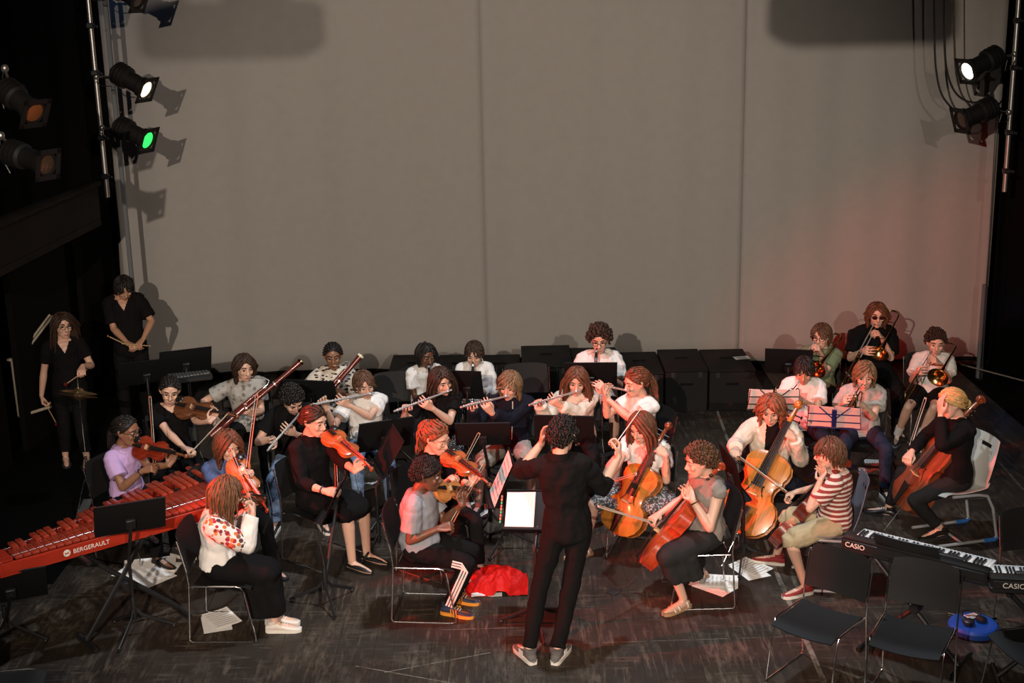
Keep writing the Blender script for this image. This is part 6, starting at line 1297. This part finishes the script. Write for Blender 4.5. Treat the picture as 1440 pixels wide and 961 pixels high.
for row in (.16, .78):
    mb = MB()
    for i in range(nb_ + 1):
        x = .09 + (XL - .2) * i / (nb_ - 1); mb.tube([V((x, wid(x) * row, .76)), V((x, wid(x) * row, .825))], .004, 6)
    mb.tube([V((.08, wid(.08) * row, .812)), V((XL - .05, wid(XL) * row, .812))], .002, 5); mb.build('cord_posts', CHROME, xr)
LET = mat('white_lettering', (.72, .68, .62), .5)
text_obj('BERGERAULT', .046, 'maker_lettering', LET, xr, (.50, -.0155, .722), (1, 0, 0), (0, -1, 0))
mb = MB(); mb.lathe([(.026, 0), (.026, .0015)], (.455, -.0145, .738), (0, -1, 0), 20); lg_ = mb.build('maker_roundel', LET, xr)
mb = MB(); mb.tube([V((.438, -.0165, .744)), V((.457, -.0165, .736)), V((.473, -.0165, .748))], .003, 5); mb.tube([V((.441, -.0165, .728)), V((.457, -.0165, .74)), V((.470, -.0165, .73))], .003, 5); mb.build('roundel_strokes', XR, lg_)
inv = (Matrix.Translation(xr.location) @ Matrix.Rotation(xr.rotation_euler.z, 4, 'Z')).inverted()
fa, fb = inv @ V((-3.158, 8.951, 0.0)), inv @ V((-2.6, 9.464, 0.0)); ta, tb_ = inv @ V((-2.767, 9.374, 0.68)), inv @ V((-3.144, 8.982, 0.68))
for a, b, sgn in ((fa, ta, -1), (fb, tb_, 1)):
    off = V((0, .04 * sgn, 0)); q = MB(); q.tube([V((a.x, a.y, .03)), V((b.x, max(.06, b.y), .69))], .02, 8, flat=.7); q.build('cross_leg', BLACKMETAL, xr)
    for z, c in ((.02, a), (.68, b)):
        q = MB(); q.tube([V((c.x, max(c.y, .0) - .17 if z > .5 else c.y - .17, z)), V((c.x, (max(c.y, 0) if z > .5 else c.y) + .17, z))], .018, 8); q.build('foot_bar' if z < .5 else 'top_bar', BLACKMETAL, xr)
mid = (fa + ta + fb + tb_) / 4; q = MB(); q.lathe([(.03, -.04), (.035, -.03), (.035, .03), (.03, .04)], (mid.x, mid.y, .35), (0, 1, 0), 12); q.build('pivot_clutch', BLACKMETAL, xr)

# ------------------------------------------------------------------ keyboards
KW = mat('key_white', (.80, .80, .80), .25); KB = mat('key_black', (.012, .012, .013), .3); CASE = mat('keyboard_case', (.013, .013, .014), .4); PANEL = mat('keyboard_panel', (.03, .03, .032), .3)
def keyboard(a, b, z, label, nkeys=36, rest=True, txt_x=.04):
    """61-key board seen from behind: local x runs along the back edge, +y to the player's side"""
    a, b = V(a), V(b); d = b - a; d.z = 0; L = d.length; r = empty('keyboard', V((a.x, a.y, 0)), math.atan2(d.y, d.x), label, 'keyboard')
    mb = MB(); mb.sheet(lambda u, v: (L * u, .30 * v, z + .085 - .055 * min(1, v / .62) if v < .62 else z + .03), 4, 8, .004); mb.box((L / 2, .155, z), (L, .31, .05), bev=.012); mb.box((L / 2, .055, z + .04), (L - .01, .12, .08), bev=.015); mb.build('case', CASE, r)
    mb = MB(); mb.box((L / 2, .135, z + .074), (L * .6, .035, .012), bev=.003)
    for i in range(14): mb.box((L * .22 + i * L * .042, .135, z + .083), (.02, .008, .006))
    mb.build('button_panel', PANEL, r)
    kw = (L - .09) / nkeys; w0 = k0 = None
    for i in range(nkeys):
        x = .045 + kw * (i + .5)
        if w0 is None: q = MB(); q.box((0, 0, 0), (kw * .93, .145, .02), bev=.002); o = q.build('white_key', KW, r); w0 = o.data
        else: o = bpy.data.objects.new('white_key', w0); COL.objects.link(o); o.parent = r
        o.location = (x, .235, z + .037)
        if i % 7 in (0, 1, 3, 4, 5) and i < nkeys - 1:
            if k0 is None: q = MB(); q.box((0, 0, 0), (kw * .55, .092, .018), bev=.002); o = q.build('black_key', KB, r); k0 = o.data
            else: o = bpy.data.objects.new('black_key', k0); COL.objects.link(o); o.parent = r
            o.location = (x + kw / 2, .208, z + .054)
    text_obj('CASIO', .050, 'maker_lettering', LET, r, (txt_x, -.0065, z + .022), (1, 0, 0), (0, -1, .0))
    if rest:
        mb = MB(); mb.sheet(lambda u, v: (L * (.24 + .44 * u), .03 - .05 * v - .02 * math.sin(math.pi * u), z + .08 + .10 * v), 8, 3, .006); mb.build('music_rest', CASE, r)
    return r, L
k1, L1 = keyboard((2.277, 8.744, 0.74), (3.092, 8.106, 0.74), .74, 'black keyboard with music rest, left one at the lower right')
k2, L2 = keyboard((3.081, 8.021, 0.74), (3.97, 7.855, 0.74), .74, 'black keyboard cut by the right edge, second one at the lower right', txt_x=.075, rest=False)
def xstand(kb, L, label):
    r = empty('keyboard_stand', kb.location.copy(), kb.rotation_euler.z, label, 'keyboard stand'); z = .70
    for s in (-1, 1):
        mb = MB(); mb.tube([V((L / 2 - s * .33, .15 + s * .025, .03)), V((L / 2 + s * .33, .15 + s * .025, z - .01))], .018, 8); mb.build('cross_leg', BLACKMETAL, r)
        mb = MB(); mb.tube([V((L / 2 - s * .33, -.04, .02)), V((L / 2 - s * .33, .36, .02))], .017, 8); mb.build('foot_bar', BLACKMETAL, r)
        mb = MB(); mb.tube([V((L / 2 + s * .33, .01, z)), V((L / 2 + s * .33, .31, z))], .015, 8); mb.build('top_bar', BLACKMETAL, r)
    mb = MB(); mb.lathe([(.03, -.05), (.038, -.04), (.038, .04), (.03, .05)], (L / 2, .15, .365), (0, 1, 0), 12); mb.build('pivot_clutch', BLACKMETAL, r)
xstand(k1, L1, 'black crossed stand under the left keyboard'); xstand(k2, L2, 'black crossed stand under the keyboard at the right edge')

# ------------------------------------------------------------------ percussion at the left
CYM = mat('cymbal_bronze', (.42, .27, .11), .3, .9)
hb = V((-3.942, 11.678, 0.0)); t = empty('hi_hat', hb, 0, 'hi-hat cymbals on a chrome stand behind the lilac tee girl', 'cymbal')
top = V((-3.766, 11.5, 1.085)) - hb; top.x = 0; top.y = 0
for nm, dz, sg in (('top_cymbal', .02, 1), ('bottom_cymbal', -.01, -1)):
    q = MB(); ax = V((.15, .27, 1)).normalized(); q.lathe([(.165, 0), (.14, .006 * sg), (.06, .016 * sg), (.045, .022 * sg), (.03, .038 * sg), (.008, .042 * sg)], top + UP * dz, ax, 24); q.build(nm, CYM, t)
q = MB(); q.tube([V((0, 0, .08)), V((0, 0, .5))], .013, 10); q.tube([V((0, 0, .5)), top + UP * .16], .005, 8); q.build('pole', CHROME, t)
for k in range(3):
    e = V((math.cos(2.1 * k + .3), math.sin(2.1 * k + .3), 0)); q = MB(); q.tube([UP * .33, e * .1 + UP * .24, e * .26 + UP * .01], .009, 8, flat=.5); q.build('leg', CHROME, t)
q = MB(); q.sheet(lambda u, v: ((u - .5) * .085, -.06 - .26 * v, .09 - .075 * v), 2, 5, .01); q.build('pedal', mat('pedal_alloy', (.3, .3, .3), .4, .9), t)
gb = V((-3.085, 12.3, 1.043)); gb.z = 0; t = empty('glockenspiel', gb, R_(22), 'small metal glockenspiel on a stand below the left desks', 'glockenspiel'); gz = (-3.085, 12.3, 1.043)[2]
q = MB(); q.box((0, 0, gz), (.42, .2, .05), bev=.01); q.build('case', CASE, t)
for i in range(12):
    q = MB(); q.box((-.17 + i * .031, 0, gz + .034), (.024, .16 - .005 * i, .008)); q.build('tone_bar', mat('steel_bar', (.5, .5, .5), .35, .9), t)
q = MB(); q.tube([V((0, 0, gz - .03)), V((0, 0, .25))], .012, 8); q.build('pole', BLACKMETAL, t)
for k in range(3):
    e = V((math.cos(2.1 * k), math.sin(2.1 * k), 0)); q = MB(); q.tube([UP * .26, e * .26 + UP * .01], .009, 8); q.build('leg', BLACKMETAL, t)

# ------------------------------------------------------------------ things lying about
RED = cloth('red_satin', (.58, .012, .010), rough=.5, bump=.8, bscale=35)
rb = V((-0.159, 9.799, 0.0)); t = empty('red_cloth_bag', rb, 0, 'crumpled bright red cloth bag on the floor left of the conductor', 'bag')
def heap(u, v):
    x, y = (u - .5) * .44, (v - .5) * .36; rr = math.hypot(x / .23, y / .19); nz = (.5 - abs(noise.noise(V((x * 8, y * 8, 2.3))))) * .10 + (.4 - abs(noise.noise(V((x * 17 + 3, y * 17, 5.1))))) * .06 - .06
    k = 1 + .25 * noise.noise(V((math.atan2(y, x) * 1.3, 1.7, 0))); z = .15 * max(0, 1 - (rr / k) ** 2) ** .7 + nz * max(0, 1.1 - rr * .8)
    return (x * (.9 + .2 * k), y * (.9 + .2 * k), max(.006, z + .012))
q = MB(); q.sheet(heap, 46, 40, .003); q.build('crumpled_fabric', RED, t)
q = MB(); q.sheet(lambda u, v: (-.20 + .24 * u, -.205 + .06 * v + .05 * u * (1 - u), .006 + .004 * math.sin(7 * u)), 10, 3, .003); q.build('white_lining', WHT, t)
q = MB(); q.sheet(lambda u, v: (-.10 + .07 * u, -.135 + .02 * v, .055 + .02 * v), 5, 2, .002); q.build('printed_mark', WHT, t)
zb = V((-1.052, 11.729, 0.0)); t = empty('tote_bag', zb, 0, 'black and white patterned tote bag slumped behind the boy in track pants', 'bag')
q = MB(); q.sheet(lambda u, v: ((u - .5) * .20 + .02 * math.sin(6 * v), .05 * math.sin(math.pi * u) - .05 + .10 * v, .02 + .27 * v + .02 * math.sin(9 * u)), 12, 10, .05); q.build('cloth_body', cloth('zebra', (.62, .60, .56), pattern=pat_spots((.02, .02, .02), 16, .38, False, (1, 1, .6))), t)
q = MB(); q.tube([V((-.06, .05, .29)), V((-.04, .05, .36)), V((.04, .05, .36)), V((.06, .05, .29))], .008, 6); q.build('strap', BLK, t)
sb = V((3.308, 8.873, 0.0)); t = empty('round_stool', sb, 0, 'low round blue stool on the floor in the lower right corner', 'stool'); BLUP = mat('blue_vinyl', (.012, .06, .32), .35)
q = MB(); q.lathe([(.15, .0), (.175, .012), (.178, .05), (.165, .068), (.13, .075), (.10, .066), (.02, .066)], (0, 0, 0), UP, 30); q.build('cushion', BLUP, t)
for k in range(4):
    a = .5 + k * 1.57; e = V((math.cos(a), math.sin(a), 0)); q = MB(); q.tube([e * .17 + UP * .05, e * .235 + UP * .035], .011, 8); q.build('metal_peg', CHROME, t)
t = empty('headphones', sb + UP * .072, .4, 'black headphones lying on the blue stool', 'headphones')
for s in (-1, 1):
    q = MB(); q.lathe([(.036, 0), (.042, .01), (.042, .028), (.03, .036)], (s * .055, -.01, .002 if s < 0 else .0), UP if s < 0 else V((.3, 0, 1)), 16); q.build('ear_cup', BLACKMETAL, t)
q = MB(); q.tube([V((-.06, .0, .03))] + [V((.075 * math.cos(a), .02 + .075 * math.sin(a), .03 + .02 * math.sin(a))) for a in [math.pi - i * math.pi / 8 for i in range(9)]], .007, 6, flat=1.6); q.build('headband', BLACKMETAL, t)
q = floor_paper((3.323, 8.95, 0.0)[:2], .10, .07, 20, 'scrap of white paper beside the headphones on the blue stool'); q.location.z = .078
ep = V((0.755, 9.64, 0.0)); t = empty('endpin_stop', ep, 0, 'round black endpin stop on the floor under the red-orange cello', 'endpin stop'); q = MB(); q.lathe([(.055, 0), (.055, .008), (.03, .014), (.012, .012)], (0, 0, 0), UP, 20); q.build('rubber_disc', BLACKMETAL, t)
mg = V((2.493, 13.561, 0.0)); t = empty('water_bottle', mg, .9, 'clear bottle lying on the floor left of the cream jacket cellist', 'bottle'); q = MB(); q.lathe([(.02, 0), (.034, .01), (.034, .15), (.014, .19), (.014, .21)], (0, 0, .034), (1, -.3, 0), 14); q.build('body', mat('grey_plastic_clear', (.3, .3, .3), .15), t); q = MB(); q.lathe([(.017, 0), (.017, .025)], V((0, 0, .034)) + V((1, -.3, 0)).normalized() * .205, (1, -.3, 0), 12); q.build('cap', WHT, t)
bg = V((3.47, 13.981, 0.0)); t = empty('brown_bag', bg, .3, 'brown leather bag on the floor between the two trumpeters', 'bag'); q = MB(); q.sheet(lambda u, v: ((u - .5) * .26, .06 * math.sin(math.pi * u) + .03 * math.sin(5 * v), .26 * v + .02 * math.sin(7 * u)), 12, 8, .10); q.build('leather_body', mat('brown_leather', (.17, .07, .025), .5, var=.3, scale=12), t)
q = MB(); q.tube([V((-.09, .03, .26)), V((-.05, .03, .36)), V((.05, .03, .36)), V((.09, .03, .26))], .01, 6); q.build('handle', mat('brown_leather', ()), t)
# zip and emblem of the navy jacket, watch bands
def on_person(key): return sitter(key)
pz = on_person('seated teenager'); o, org, T, arms, lg, P, N, hip = pz
z_ = MB(); fz_ = hv(hip); pts = []
for t_, d_ in ((.97, .085), (.88, .125), (.75, .150), (.55, .148), (.35, .140), (.15, .135)): pts.append(P.lerp(N, t_) + fz_ * d_ * .97)
z_.tube(pts, .0055, 6); z_.build('zip', mat('pale_zip', (.55, .52, .47), .5), o, org)
rz_ = V((fz_.y, -fz_.x, 0))
for k_, (a_, b_) in enumerate(((.060, .70), (.036, .655))):
    z_ = MB(); c_ = P.lerp(N, b_) + fz_ * .155 - rz_ * -a_
    z_.tube([c_ + rz_ * .016 * math.cos(q_) + UP * .02 * math.sin(q_) for q_ in [i_ * math.pi / 5 for i_ in range(11)]], .0045, 5); z_.build('emblem', mat('yellow_thread', (.55, .50, .14), .7), o, org)
for key_, sd_ in (('seated teenager', 'L'), ('woman in a black dress', 'R'), ('cellist with short', 'L'), ('seated girl with braided', 'R')):
    v_ = sitter(key_); S_, E_, W_ = v_[3][sd_][:3]; d_ = (W_ - E_).normalized(); c_ = E_.lerp(W_, .9); u_ = perp(d_); w_ = d_.cross(u_)
    z_ = MB(); z_.tube([c_ + (u_ * math.cos(q_) + w_ * math.sin(q_)) * .031 for q_ in [i_ * math.pi / 7 for i_ in range(15)]], .006, 6); z_.build('wrist_band', BLACKMETAL if 'short' not in key_ else BRASS, v_[0], v_[1])
for key_ in ('conductor', 'small boy'):
    v_ = sitter(key_); o_, org_, T_, P_, N_ = v_[0], v_[1], v_[2], v_[5], v_[6]; f_ = (T_(0, 1, 0) - T_(0, 0, 0)).normalized(); f_.z = 0; f_.normalize(); r_ = V((f_.y, -f_.x, 0)); up_ = (N_ - P_).normalized()
    z_ = MB(); z_.sheet(lambda u, v: N_ - up_ * .012 + (r_ * math.sin(R_(200 * (u - .5))) * -1 * (.070 + .012 * v) - f_ * math.cos(R_(200 * (u - .5))) * (.066 + .016 * v)) + up_ * (.045 - .05 * v), 16, 3, .006)
    z_.build('shirt_collar', cloth('black_shirt', ()) if key_ == 'conductor' else WHT, o_, org_)
